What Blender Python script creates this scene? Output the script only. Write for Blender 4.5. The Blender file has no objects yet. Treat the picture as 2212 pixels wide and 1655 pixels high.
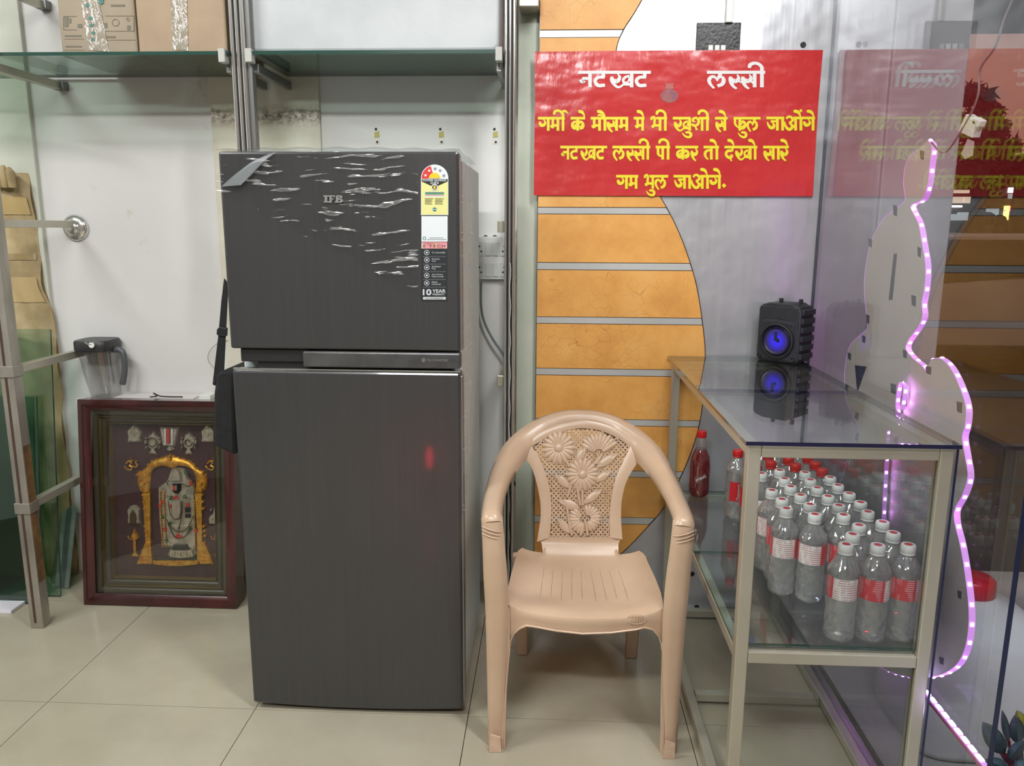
import bpy, bmesh, math, random
from mathutils import Vector, Matrix
random.seed(7)
V = Vector
SC = bpy.context.scene
COL = SC.collection

# ---------------------------------------------------------------- camera
FPX, PITCH, YAW, ROLL, CAMH = 1700.0, .1933, .0485, -.0049, 1.30
_cy, _sy, _cp, _sp = math.cos(YAW), math.sin(YAW), math.cos(PITCH), math.sin(PITCH)
FWD = V((-_sy*_cp, _cy*_cp, -_sp)); _r = V((_cy, _sy, 0)); _d = FWD.cross(_r)
RT = _r*math.cos(ROLL) + _d*math.sin(ROLL); DN = _d*math.cos(ROLL) - _r*math.sin(ROLL)
CAM = V((0, 0, CAMH))
cd = bpy.data.cameras.new('camera'); cam = bpy.data.objects.new('camera', cd); COL.objects.link(cam)
cam.matrix_world = Matrix(((RT.x, -DN.x, -FWD.x, 0), (RT.y, -DN.y, -FWD.y, 0), (RT.z, -DN.z, -FWD.z, CAMH), (0, 0, 0, 1)))
cd.sensor_fit = 'HORIZONTAL'; cd.sensor_width = 36; cd.lens = FPX/2212*36; cd.clip_start = .05; cd.clip_end = 300
SC.camera = cam

# ---------------------------------------------------------------- world: dusk sky
w = bpy.data.worlds.new('dusk'); SC.world = w; w.use_nodes = True
nt = w.node_tree; nt.nodes.clear()
N = nt.nodes.new
out = N('ShaderNodeOutputWorld'); bg = N('ShaderNodeBackground'); tc = N('ShaderNodeTexCoord'); sx = N('ShaderNodeSeparateXYZ')
ramp = N('ShaderNodeValToRGB'); nz = N('ShaderNodeTexNoise'); ad = N('ShaderNodeMath'); ml = N('ShaderNodeMath')
nz.inputs['Scale'].default_value = 3.0; nz.inputs['Detail'].default_value = 5
ml.operation = 'MULTIPLY_ADD'; ml.inputs[1].default_value = .10; ad.operation = 'ADD'
nt.links.new(tc.outputs['Generated'], sx.inputs[0]); nt.links.new(tc.outputs['Generated'], nz.inputs['Vector'])
nt.links.new(nz.outputs['Fac'], ml.inputs[0]); nt.links.new(sx.outputs['Z'], ml.inputs[2]); nt.links.new(ml.outputs[0], ramp.inputs[0])
cr = ramp.color_ramp; cr.elements[0].position = .0; cr.elements[0].color = (.26, .12, .09, 1)
cr.elements[1].position = .22; cr.elements[1].color = (.40, .21, .16, 1)
for p, c in ((.31, (.34, .21, .19)), (.36, (.10, .10, .13)), (1, (.05, .06, .10))):
    e = cr.elements.new(p); e.color = (*c, 1)
nt.links.new(ramp.outputs[0], bg.inputs[0]); bg.inputs[1].default_value = .8
nt.links.new(bg.outputs[0], out.inputs[0])

# ---------------------------------------------------------------- lamps of the shop (ceiling tubes)
def area(name, loc, size, power, color=(1, 1, 1), target=None):
    l = bpy.data.lights.new(name, 'AREA'); l.shape = 'RECTANGLE'; l.size, l.size_y = size; l.energy = power; l.color = color
    o = bpy.data.objects.new(name, l); o.location = loc; COL.objects.link(o)
    if target is not None:
        o.rotation_euler = (V(target)-V(loc)).to_track_quat('-Z', 'Y').to_euler()
    return o
area('ceiling_tube_light', (-2.1, .9, 2.78), (1.2, .08), 50, (.97, 1, 1), (-1.9, 1.4, 0))
area('ceiling_tube_light', (.62, .75, 2.75), (.10, 1.2), 40, (.98, .99, 1), (.1, 1.5, 0))
area('ceiling_tube_light', (-.6, -1.0, 2.93), (1.2, .12), 58, (1, .99, .98), (-.5, 1.2, .6))
SC.view_settings.view_transform = 'Standard'; SC.view_settings.look = 'None'
SC.view_settings.gamma = 1; SC.view_settings.use_curve_mapping = False
SC.view_settings.exposure = 0.0
SC.cycles.max_bounces = 14; SC.cycles.transparent_max_bounces = 40; SC.cycles.transmission_bounces = 10; SC.cycles.glossy_bounces = 6
SC.cycles.caustics_reflective = False; SC.cycles.caustics_refractive = False; SC.cycles.sample_clamp_indirect = 6

# ---------------------------------------------------------------- helpers
def ray(px, py): return FWD + RT*((px-1106)/FPX) + DN*((py-827.5)/FPX)
def hx(px, py, X): d = ray(px, py); return CAM + d*(X/d.x)
def hy(px, py, Y): d = ray(px, py); return CAM + d*(Y/d.y)
def hz(px, py, Z): d = ray(px, py); return CAM + d*((Z-CAMH)/d.z)
def hp(px, py, p0, n): d = ray(px, py); return CAM + d*((V(p0)-CAM).dot(n)/d.dot(n))
def lin(c): c /= 255; return c/12.92 if c <= .04045 else ((c+.055)/1.055)**2.4
def rgb(r, g, b): return (lin(r), lin(g), lin(b), 1)
def lerp(a, b, t): return a+(b-a)*t
def interp(pts, x):
    if x <= pts[0][0]: return pts[0][1]
    for (a, b), (c, d) in zip(pts, pts[1:]):
        if x <= c: return b+(d-b)*(x-a)/(c-a)
    return pts[-1][1]
def catmull(P, n=6, closed=False):
    P = [tuple(p) for p in P]; k = len(P); out = []
    for i in range(k if closed else k-1):
        if closed: a, b, c, d = P[i-1], P[i], P[(i+1) % k], P[(i+2) % k]
        else: a, b, c, d = P[max(i-1, 0)], P[i], P[i+1], P[min(i+2, k-1)]
        for j in range(n):
            t = j/n
            out.append(tuple(.5*((2*q)+(r-p)*t+(2*p-5*q+4*r-s)*t*t+(3*q-p-3*r+s)*t**3) for p, q, r, s in zip(a, b, c, d)))
    if not closed: out.append(P[-1])
    return out

class NM:
    """small material builder"""
    def __init__(s, name):
        s.m = bpy.data.materials.new(name); s.m.use_nodes = True; s.t = s.m.node_tree; s.b = s.t.nodes['Principled BSDF']; s.o = s.t.nodes['Material Output']
    def n(s, t, **k):
        x = s.t.nodes.new(t)
        for a, v in k.items():
            if a.startswith('i_'): x.inputs[a[2:].replace('_', ' ')].default_value = v
            else: setattr(x, a, v)
        return x
    def l(s, a, b): s.t.links.new(a, b)
    def set(s, **k):
        for a, v in k.items():
            s.b.inputs[{'color': 'Base Color', 'rough': 'Roughness', 'metal': 'Metallic', 'spec': 'Specular IOR Level', 'ior': 'IOR', 'trans': 'Transmission Weight', 'coat': 'Coat Weight', 'em': 'Emission Color', 'es': 'Emission Strength', 'alpha': 'Alpha', 'sheen': 'Sheen Weight', 'sss': 'Subsurface Weight'}[a]].default_value = v
        return s
    def coords(s, scale=(1, 1, 1), kind='Object'):
        tc = s.n('ShaderNodeTexCoord'); mp = s.n('ShaderNodeMapping'); mp.inputs['Scale'].default_value = scale
        s.l(tc.outputs[kind], mp.inputs[0]); return mp.outputs[0]
    def noise(s, scale, detail=4, st=(1, 1, 1), rough=.5):
        x = s.n('ShaderNodeTexNoise'); x.inputs['Scale'].default_value = scale; x.inputs['Detail'].default_value = detail; x.inputs['Roughness'].default_value = rough
        s.l(s.coords(st), x.inputs['Vector']); return x.outputs['Fac']
    def ramp(s, fac, stops):
        x = s.n('ShaderNodeValToRGB'); e = x.color_ramp.elements; e[0].position, e[0].color = stops[0]; e[1].position, e[1].color = stops[-1]
        for p, c in stops[1:-1]: q = e.new(p); q.color = c
        s.l(fac, x.inputs[0]); return x.outputs[0]
    def mix(s, fac, a, b):
        x = s.n('ShaderNodeMix'); x.data_type = 'RGBA'
        for sock, v in ((x.inputs[0], fac), (x.inputs[6], a), (x.inputs[7], b)):
            if hasattr(v, 'links') or hasattr(v, 'is_output'): s.l(v, sock)
            else: sock.default_value = v
        return x.outputs[2]
    def bump(s, h, strength=.2, dist=.002):
        x = s.n('ShaderNodeBump'); x.inputs['Strength'].default_value = strength; x.inputs['Distance'].default_value = dist
        s.l(h, x.inputs['Height']); s.l(x.outputs[0], s.b.inputs['Normal']); return x.outputs[0]

def mat(name, c, rough=.5, metal=0, **k):
    n = NM(name).set(color=c, rough=rough, metal=metal, **k); return n.m
def mottled(name, c1, c2, scale=6, rough=.5, metal=0, st=(1, 1, 1), bump=0, lo=.35, hi=.65, bscale=None, **k):
    n = NM(name).set(rough=rough, metal=metal, **k)
    f = n.noise(scale, 5, st); n.l(n.ramp(f, [(lo, c1), (hi, c2)]), n.b.inputs['Base Color'])
    if bump: n.bump(n.noise(bscale or scale*4, 3, st), bump)
    return n.m
def thin_fresnel(n, ior):
    # same reflectance entering and leaving the sheet (rays run straight through it)
    ge = n.n('ShaderNodeNewGeometry'); mr = n.n('ShaderNodeMapRange'); mr.inputs[3].default_value = ior; mr.inputs[4].default_value = 1/ior
    n.l(ge.outputs['Backfacing'], mr.inputs[0]); fr = n.n('ShaderNodeFresnel'); n.l(mr.outputs[0], fr.inputs['IOR']); return fr
def clear(name, tint=(1, 1, 1), ior=1.5, rough=0, gain=1.0, extra=0.0):
    """thin clear sheet: transparent seen through, glossy by Fresnel"""
    n = NM(name); n.t.nodes.remove(n.b)
    tr = n.n('ShaderNodeBsdfTransparent'); tr.inputs[0].default_value = (*tint, 1)
    gl = n.n('ShaderNodeBsdfGlossy'); gl.inputs['Roughness'].default_value = rough
    fr = thin_fresnel(n, ior)
    mu = n.n('ShaderNodeMath', operation='MULTIPLY_ADD'); mu.inputs[1].default_value = gain; mu.inputs[2].default_value = extra; mu.use_clamp = True
    mx = n.n('ShaderNodeMixShader'); n.l(fr.outputs[0], mu.inputs[0]); n.l(mu.outputs[0], mx.inputs[0])
    n.l(tr.outputs[0], mx.inputs[1]); n.l(gl.outputs[0], mx.inputs[2]); n.l(mx.outputs[0], n.o.inputs[0]); return n.m

ORG = {}
class MB:
    def __init__(s): s.v = []; s.f = []; s.mi = []; s.cur = 0
    def add(s, vs, fs):
        b = len(s.v); s.v += [tuple(v) for v in vs]; s.f += [tuple(i+b for i in f) for f in fs]; s.mi += [s.cur]*len(fs); return s
    def obox(s, c, U, W, Nn, hu, hw, hn):
        c, U, W, Nn = V(c), V(U), V(W), V(Nn)
        vs = [c+U*a*hu+W*b*hw+Nn*d*hn for a in (-1, 1) for b in (-1, 1) for d in (-1, 1)]
        return s.add(vs, [(0, 1, 3, 2), (4, 6, 7, 5), (0, 4, 5, 1), (2, 3, 7, 6), (0, 2, 6, 4), (1, 5, 7, 3)])
    def box(s, a, b):
        c = (V(a)+V(b))/2; h = (V(b)-V(a))/2
        return s.obox(c, (1, 0, 0), (0, 1, 0), (0, 0, 1), abs(h.x), abs(h.y), abs(h.z))
    def bar(s, a, b, w, h=None, up=(0, 0, 1)):
        a, b = V(a), V(b); d = (b-a).normalized(); u = V(up)
        if abs(d.dot(u)) > .95: u = V((0, 1, 0))
        r = d.cross(u).normalized(); u = r.cross(d)
        return s.obox((a+b)/2, d, r, u, (b-a).length/2, w/2, (h or w)/2)
    def prism(s, poly, ext):
        """poly: list of 3D points, ext: extrusion vector"""
        n = len(poly); e = V(ext); vs = [V(p) for p in poly]+[V(p)+e for p in poly]
        return s.add(vs, [tuple(range(n)), tuple(range(2*n-1, n-1, -1))]+[(i, (i+1) % n, n+(i+1) % n, n+i) for i in range(n)])
    def face(s, poly): return s.add(poly, [tuple(range(len(poly)))])
    def tube(s, pts, r, seg=8, caps=True, sq=1.0, up=None):
        pts = [V(p) for p in pts]; n = len(pts); rr = r if isinstance(r, (list, tuple)) else [r]*n; vs = []; prev = None
        for i, p in enumerate(pts):
            d = (pts[min(i+1, n-1)]-pts[max(i-1, 0)]).normalized()
            u = prev if prev is not None else (V(up) if up else (V((0, 0, 1)) if abs(d.z) < .9 else V((1, 0, 0))))
            u = (u-d*u.dot(d)).normalized(); prev = u; q = d.cross(u)
            vs += [p+(u*math.cos(a)*sq+q*math.sin(a))*rr[i] for a in (2*math.pi*k/seg for k in range(seg))]
        fs = [(i*seg+k, i*seg+(k+1) % seg, (i+1)*seg+(k+1) % seg, (i+1)*seg+k) for i in range(n-1) for k in range(seg)]
        if caps: fs += [tuple(range(seg-1, -1, -1)), tuple(range((n-1)*seg, n*seg))]
        return s.add(vs, fs)
    def lathe(s, prof, c=(0, 0, 0), seg=24, axis='z', caps=True, fn=None, a0=0, a1=2*math.pi):
        full = abs(a1-a0-2*math.pi) < 1e-6; m = seg if full else seg+1; vs = []; c = V(c)
        for z, r in prof:
            for k in range(m):
                a = a0+(a1-a0)*k/seg; q = r*(fn(a, z) if fn else 1)
                p = {'z': V((q*math.cos(a), q*math.sin(a), z)), 'y': V((q*math.cos(a), z, q*math.sin(a))), 'x': V((z, q*math.cos(a), q*math.sin(a)))}[axis]
                vs.append(c+p)
        L = len(prof)
        fs = [(i*m+k, i*m+(k+1) % m, (i+1)*m+(k+1) % m, (i+1)*m+k) for i in range(L-1) for k in range(m if full else seg)]
        if caps and full: fs += [tuple(range(m-1, -1, -1)), tuple(range((L-1)*m, L*m))]
        return s.add(vs, fs)
    def grid(s, nu, nv, fn, close_u=False):
        vs = [fn(i/(nu-1 if not close_u else nu), j/(nv-1)) for i in range(nu) for j in range(nv)]
        fs = [(i % nu*nv+j, (i+1) % nu*nv+j, (i+1) % nu*nv+j+1, i % nu*nv+j+1) for i in range(nu if close_u else nu-1) for j in range(nv-1)]
        return s.add(vs, fs)
    def build(s, name, m, parent=None, smooth=None, bevel=0, solid=0, sub=0, recalc=True, kind=None, label=None):
        o0 = ORG.get(parent.name, V((0, 0, 0))) if parent is not None else V((0, 0, 0))
        me = bpy.data.meshes.new(name); me.from_pydata([V(v)-o0 for v in s.v], [], s.f)
        ms = m if isinstance(m, (list, tuple)) else [m]
        for x in ms: me.materials.append(x)
        if len(ms) > 1:
            for p, i in zip(me.polygons, s.mi): p.material_index = i
        if recalc:
            b = bmesh.new(); b.from_mesh(me); bmesh.ops.recalc_face_normals(b, faces=b.faces); b.to_mesh(me); b.free()
        if smooth is not None:
            me.polygons.foreach_set('use_smooth', [True]*len(me.polygons)); me.set_sharp_from_angle(angle=math.radians(smooth))
        o = bpy.data.objects.new(name, me); COL.objects.link(o)
        if parent is not None: o.parent = parent; ORG[o.name] = o0
        if solid: md = o.modifiers.new('t', 'SOLIDIFY'); md.thickness = solid; md.offset = 0
        if bevel: md = o.modifiers.new('b', 'BEVEL'); md.width = bevel; md.segments = 2; md.limit_method = 'ANGLE'; md.angle_limit = math.radians(40)
        if sub: md = o.modifiers.new('s', 'SUBSURF'); md.levels = md.render_levels = sub
        if kind: o['kind'] = kind
        if label: o['label'] = label
        return o

def thing(name, label, cat, loc=(0, 0, 0), group=None):
    o = bpy.data.objects.new(name, None); COL.objects.link(o); o.location = loc; o.empty_display_size = .05
    o['label'] = label; o['category'] = cat
    if group: o['group'] = group
    ORG[o.name] = V(loc); return o
def tag(o, label, cat, group=None):
    o['label'] = label; o['category'] = cat
    if group: o['group'] = group
    return o
def struct(o): o['kind'] = 'structure'; return o
def single(mb, name, m, label, cat, group=None, **k): return tag(mb.build(name, m, **k), label, cat, group)
def dup(root, loc, label=None, rotz=None):
    r = root.copy(); COL.objects.link(r); r.location = loc
    if rotz is not None: r.rotation_euler = (0, 0, rotz)
    if label: r['label'] = label
    for ch in root.children:
        c = ch.copy(); COL.objects.link(c); c.parent = r
        for g in ch.children:
            d = g.copy(); COL.objects.link(d); d.parent = c
    return r
def text_mesh(body, name, m, parent, place, size_box, depth=0, offset=0, font_space=1.0):
    """place(u,v,w)->world ; size_box=(u0,v0,u1,v1)"""
    c = bpy.data.curves.new('t', 'FONT'); c.body = body; c.offset = offset; c.extrude = depth; c.space_character = font_space; c.resolution_u = 3
    o = bpy.data.objects.new('t', c); COL.objects.link(o)
    me = bpy.data.meshes.new_from_object(o.evaluated_get(bpy.context.evaluated_depsgraph_get()))
    xs = [v.co.x for v in me.vertices]; ys = [v.co.y for v in me.vertices]
    x0, x1, y0, y1 = min(xs), max(xs), min(ys), max(ys); u0, v0, u1, v1 = size_box
    mb = MB(); mb.add([place(u0+(v.co.x-x0)/(x1-x0)*(u1-u0), v0+(v.co.y-y0)/(y1-y0)*(v1-v0), v.co.z) for v in me.vertices], [tuple(p.vertices) for p in me.polygons])
    bpy.data.objects.remove(o); bpy.data.curves.remove(c); bpy.data.meshes.remove(me)
    return mb if name is None else mb.build(name, m, parent)
# ---------------------------------------------------------------- materials
def M_wall():
    n = NM('white_wall_paint').set(rough=.55)
    c = n.ramp(n.noise(1.2, 5), [(.35, rgb(205, 203, 200)), (.65, rgb(222, 221, 218))])
    st = n.ramp(n.noise(3.1, 7, rough=.65), [(.635, (0, 0, 0, 1)), (.74, (1, 1, 1, 1))])
    n.l(n.mix(st, c, rgb(176, 166, 146)), n.b.inputs['Base Color']); n.bump(n.noise(40, 3), .06); return n.m
def M_pil():
    n = NM('cream_pillar_paint').set(rough=.6)
    c = n.ramp(n.noise(5, 6), [(.35, rgb(196, 190, 172)), (.65, rgb(218, 214, 200))])
    tc = n.n('ShaderNodeTexCoord'); sp = n.n('ShaderNodeSeparateXYZ'); n.l(tc.outputs['Object'], sp.inputs[0])
    zb = n.n('ShaderNodeMapRange', clamp=True); zb.inputs[1].default_value = 1.63; zb.inputs[2].default_value = 1.71
    n.l(sp.outputs['Z'], zb.inputs[0])
    band = n.ramp(zb.outputs[0], [(0, (0, 0, 0, 1)), (.5, (1, 1, 1, 1)), (1, (0, 0, 0, 1))])
    spk = n.ramp(n.noise(48, 8, (1, 1, 1.3), .8), [(.44, (0, 0, 0, 1)), (.58, (1, 1, 1, 1))])
    mu = n.n('ShaderNodeMix'); mu.data_type = 'RGBA'; mu.blend_type = 'MULTIPLY'; mu.inputs[0].default_value = 1
    n.l(band, mu.inputs[6]); n.l(spk, mu.inputs[7])
    n.l(n.mix(mu.outputs[2], c, rgb(86, 78, 66)), n.b.inputs['Base Color']); n.bump(n.noise(30, 5), .15); return n.m
def M_steel(name='brushed_steel_cladding', col=(150, 152, 156), r0=.30, r1=.42, b=.06, mt=1.0):
    n = NM(name).set(metal=mt)
    n.l(n.ramp(n.noise(2.2, 6), [(.3, rgb(*[c-14 for c in col])), (.7, rgb(*[c+14 for c in col]))]), n.b.inputs['Base Color'])
    f = n.noise(90, 3, (1, 1, .03)); rr = n.n('ShaderNodeMapRange'); rr.inputs[3].default_value = r0; rr.inputs[4].default_value = r1
    n.l(f, rr.inputs[0]); n.l(rr.outputs[0], n.b.inputs['Roughness'])
    if mt == .62:   # large cladding sheet: slight oil-canning
        x = n.n('ShaderNodeMath', operation='MULTIPLY_ADD'); x.inputs[1].default_value = .01; n.l(f, x.inputs[0]); n.l(n.noise(1.7, 4), x.inputs[2]); n.bump(x.outputs[0], .55, .06)
    else: n.bump(f, b, .001)
    return n.m
def M_orange():
    n = NM('orange_laminate').set(rough=.42)
    c = n.ramp(n.noise(9, 7, rough=.6), [(.3, rgb(210, 148, 74)), (.55, rgb(226, 166, 88)), (.75, rgb(232, 180, 108))])
    vo = n.n('ShaderNodeTexVoronoi', feature='DISTANCE_TO_EDGE'); vo.inputs['Scale'].default_value = 26
    mp = n.n('ShaderNodeMapping'); tc = n.n('ShaderNodeTexCoord'); dz = n.n('ShaderNodeTexNoise'); dz.inputs['Scale'].default_value = 9
    n.l(tc.outputs['Object'], dz.inputs['Vector']); n.l(tc.outputs['Object'], mp.inputs[0])
    va = n.n('ShaderNodeVectorMath', operation='MULTIPLY_ADD'); va.inputs[1].default_value = (.08, .08, .08); n.l(dz.outputs['Color'], va.inputs[0]); n.l(mp.outputs[0], va.inputs[2])
    n.l(va.outputs[0], vo.inputs['Vector'])
    ck = n.ramp(vo.outputs['Distance'], [(0, (1, 1, 1, 1)), (.012, (0, 0, 0, 1))])
    msk = n.ramp(n.noise(2.3, 4), [(.48, (0, 0, 0, 1)), (.62, (1, 1, 1, 1))])
    mu = n.n('ShaderNodeMix'); mu.data_type = 'RGBA'; mu.blend_type = 'MULTIPLY'; mu.inputs[0].default_value = 1; n.l(ck, mu.inputs[6]); n.l(msk, mu.inputs[7])
    n.l(n.mix(mu.outputs[2], c, rgb(150, 92, 34)), n.b.inputs['Base Color']); return n.m
def M_floor():
    n = NM('polished_beige_tile').set(rough=.16, spec=.45)
    a = n.ramp(n.noise(1.6, 6, (1, 1, 1), .6), [(.3, rgb(154, 146, 126)), (.7, rgb(178, 171, 152))])
    d = n.ramp(n.noise(60, 8, rough=.7), [(.70, (0, 0, 0, 1)), (.8, (.8, .8, .8, 1))])
    n.l(n.mix(d, a, rgb(208, 200, 184)), n.b.inputs['Base Color'])
    f = n.noise(5, 6); rr = n.n('ShaderNodeMapRange'); rr.inputs[3].default_value = .10; rr.inputs[4].default_value = .30
    n.l(f, rr.inputs[0]); n.l(rr.outputs[0], n.b.inputs['Roughness']); return n.m
WALL, PIL, STEEL, ORANGE, FLOOR = M_wall(), M_pil(), M_steel(col=(196, 198, 202), r0=.30, r1=.42, mt=.62), M_orange(), M_floor()
INOX = M_steel('stainless_tube', (188, 184, 168), .26, .38, .04, .55)
CHROME = mat('polished_chrome', rgb(214, 214, 210), .16, .85)
DARKIN = mat('dark_inside', rgb(26, 25, 26), .6)
GROUT = mat('dark_grout', rgb(84, 77, 66), .8)
GLASS = clear('clear_glass', (.93, .965, .95), 1.5)
GREENGLASS = clear('green_glass', (.74, .86, .80), 1.5, extra=.02)
GEDGE = mat('green_glass_edge', rgb(44, 74, 66), .15, coat=.6)
BEDGE = mat('blue_glass_edge', rgb(22, 30, 60), .15, coat=.6)
WHITEP = mat('white_plastic', rgb(226, 226, 222), .35)
BLACKP = mat('black_plastic', rgb(30, 31, 34), .45)
TRIM = mottled('pale_green_trim', rgb(176, 186, 168), rgb(196, 200, 184), 4, .5)
CEIL = mat('ceiling_white', rgb(228, 228, 224), .8)
GYPS = mottled('pale_wall', rgb(196, 196, 190), rgb(208, 208, 202), 3, .7)

YW, YS, XG = 2.75, 2.56, .83
# ---------------------------------------------------------------- setting
TS = .588
b = MB(); b.box((-3.4, -2.6, -.06), (XG, YW, -.012)); fl = struct(b.build('floor', GROUT))
tm = {}
i0, i1, j0, j1 = -3, 3, -8, 1
for i in range(i0, i1+1):
    for j in range(j0, j1+1):
        x0 = -.208+TS*i; y0 = 1.915+TS*j; x1 = min(x0+TS, XG-.004); y1 = min(y0+TS, YW)
        if y1-y0 < .02 or x1-x0 < .02: continue
        b = MB(); g = .0011; b.box((x0+g, y0+g, -.012), (x1-g, y1-g, 0)); b.build('tile', FLOOR, fl)
b = MB(); b.box((-3.5, YW, -.05), (XG+.1, YW+.12, 3.05)); struct(b.build('wall_back', WALL))
b = MB(); b.box((-3.52, -2.7, -.05), (-3.4, YW, 3.05)); struct(b.build('wall_left', GYPS))
b = MB(); b.box((-3.4, -2.72, -.05), (XG+.1, -2.6, 3.05)); struct(b.build('wall_front', GYPS))
b = MB(); b.box((-3.5, -2.7, 3.0), (XG+.6, YW+.1, 3.1)); struct(b.build('ceiling', CEIL))
# cream pillar strip in the back wall
xa, xb = hy(463, 300, YW).x, hy(694, 260, YW).x
b = MB(); b.box((xa, YW-.018, 0), (xb, YW+.02, 3.0)); struct(b.build('trim_1', PIL, bevel=.003))
# slightly proud greenish strip left of the seam
xl = hy(88, 400, YW).x
b = MB(); b.box((-3.4, YW-.02, 0), (xl, YW+.02, 3.0)); struct(b.build('trim_2', mottled('greenish_wall_paint', rgb(190, 192, 178), rgb(208, 208, 196), 2.5, .6), bevel=.004))
# steel clad wall with orange laminate panels
XL = -.045
b = MB(); b.box((XL, YS, -.02), (1.02, YS+.18, 3.0)); sw = struct(b.build('wall_right', STEEL))
b = MB(); b.box((-.112, YS+.03, 0), (XL-.001, YW-.001, 3.0)); struct(b.build('trim_3', TRIM, bevel=.003))
ALU = M_steel('satin_metal_strip', (196, 198, 196), .34, .44, .03, .35)
curve_px = catmull([(1390, -8), (1368, 30), (1345, 66), (1330, 108), (1326, 180), (1340, 270), (1375, 350), (1424, 424), (1455, 480), (1480, 540), (1502, 612), (1515, 690), (1522, 765), (1519, 850), (1506, 930), (1480, 1005), (1440, 1085), (1395, 1140), (1335, 1200), (1262, 1255), (1160, 1310)], 5)
curve = sorted((hy(x, y, YS).z, hy(x, y, YS).x) for x, y in curve_px)
zs = lambda py: hy(1155, py, YS).z
rows = [(-60, -46), (65, 83), (182, 199), (218, 234), (332, 349), (447, 463), (566, 583), (683, 699), (794, 810), (902, 917), (1012, 1027), (1112, 1128), (1210, 1222)]
BLK = mat('dark_panel_edge', rgb(58, 46, 36), .5)
for (a, bb), (c, d) in zip(rows, rows[1:]):
    zt, zb = zs(bb), zs(c)
    n = 10; right = [(interp(curve, zb+(zt-zb)*k/n), zb+(zt-zb)*k/n) for k in range(n+1)]
    right = [(max(x, XL+.005), z) for x, z in right]
    m = MB(); m.prism([(XL+.001, YS-.0045, zt), (XL+.001, YS-.0045, zb)]+[(x, YS-.0045, z) for x, z in right], (0, .0044, 0))
    m.build('panel', ORANGE, sw)
    m = MB(); q = .0022; m.prism([(XL+.0005, YS-.0016, zt+q), (XL+.0005, YS-.0016, zb-q)]+[(x+q, YS-.0016, z+(q if k == n else (-q if k == 0 else 0))) for k, (x, z) in enumerate(right)], (0, .0015, 0))
    m.build('panel_edge', BLK, sw)
    za, zb2 = zs(c), zs(d); xr_ = interp(curve, (za+zb2)/2); m = MB(); m.prism([(XL+.001, YS-.003, za-.0022), (XL+.001, YS-.003, zb2+.0022), (interp(curve, zb2), YS-.003, zb2+.0022), (interp(curve, za), YS-.003, za-.0022)], (0, .0026, 0)); m.build('metal_strip', ALU, sw)
m = MB(); m.tube([(x+.0015, YS-.003, z) for z, x in curve if x > XL], .0016, 5); m.build('panel_outline', BLK, sw)
# seams, bolts and the chafed end of one panel
m = MB()
for px, py in ((1495, 1240), (1505, 1312), (1735, 97), (1218, 92)):
    p = hy(px, py, YS); m.lathe([(-.003, .0075), (0, .009)], (p.x, YS, p.z), 12, 'y')
m.build('bolt', DARKIN, sw)
m = MB(); m.box((XL+.45, YS-.02, 0), (XG-.02, YS, .012)); m.build('skirting', INOX, sw)
# opening in the cladding, its inner darkness painted as a black panel; conduit
p0, p1 = hy(1505, 50, YS), hy(1597, 110, YS)
m = MB(); m.box((p0.x, YS-.006, p1.z-.02), (p1.x, YS-.0005, p0.z)); m.build('opening_dark_panel', mottled('opening_darkness', rgb(20, 20, 22), rgb(44, 44, 46), 30, .3, bump=.4), sw, bevel=.002)
for px in (1535, 1549, 1562):
    p = hy(px, 103, YS-.008); m = MB(); m.box((p.x-.007, YS-.011, p.z-.008), (p.x+.007, YS-.0062, p.z+.007)); m.build('lug', WHITEP, sw, bevel=.001)
p = hy(1575, 20, YS-.01)
m = MB(); m.box((p.x-.009, YS-.018, p0.z-.002), (p.x+.012, YS-.0005, 2.99)); tag(m.build('cable_conduit', WHITEP, bevel=.002), 'slim white cable conduit running up the steel wall above the black recess', 'conduit')

# ---------------------------------------------------------------- side glass of the shopfront
def pane(name, a, bb, thin, gm, em, parent=None, **k):
    """glass sheet; faces across the thin axis are clear, the rim is dark"""
    m = MB(); m.box(a, bb)
    for i, f in enumerate(m.f):
        P = [m.v[j] for j in f]; m.mi[i] = 0 if max(p[thin] for p in P)-min(p[thin] for p in P) < 1e-9 else 1
    return m.build(name, [gm, em], parent, recalc=True, **k)
PANEG = clear('shopfront_glass', (.965, .97, .975), 1.5, gain=.95, extra=.0)
pe = hx(2172, 1360, XG).y
win = struct(pane('window_1', (XG, pe, .0), (XG+.01, YS-.002, 3.0), 0, PANEG, BEDGE))
m = MB(); m.box((.762, -2.5, .0005), (.808, YS-.002, .028)); m.build('bottom_rail', M_steel('satin_aluminium', (176, 176, 174), .3, .45), win, bevel=.002)
# ---------------------------------------------------------------- red vinyl banner
YB = YS-.010
def bp(px, py, off=0): return hy(px, py, YB-off)
def M_banner():
    n = NM('red_vinyl').set(rough=.22, spec=.6)
    n.l(n.ramp(n.noise(2, 3), [(.3, rgb(190, 46, 50)), (.7, rgb(204, 60, 60))]), n.b.inputs['Base Color'])
    a = n.noise(3.2, 3, (1, 1, 1.8)); w = n.noise(14, 4, (1, 1, .5))
    x = n.n('ShaderNodeMath', operation='MULTIPLY_ADD'); x.inputs[1].default_value = .25; n.l(w, x.inputs[0]); n.l(a, x.inputs[2])
    n.bump(x.outputs[0], .5, .03); return n.m
M_ban = M_banner()
ban = thing('banner', 'red vinyl banner with white and yellow lettering hung on the steel and orange wall', 'banner', (.38, YB, 1.4))
c = [(1155, 112), (1300, 110), (1450, 109), (1600, 108), (1778, 108), (1768, 220), (1762, 320), (1756, 424), (1600, 424), (1450, 423), (1300, 423), (1153, 422), (1154, 320), (1156, 220)]
m = MB(); P = [bp(*q) for q in c]; m.prism([(p.x, YB, p.z) for p in P], (0, .003, 0)); m.build('banner_sheet', M_ban, ban)

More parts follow.
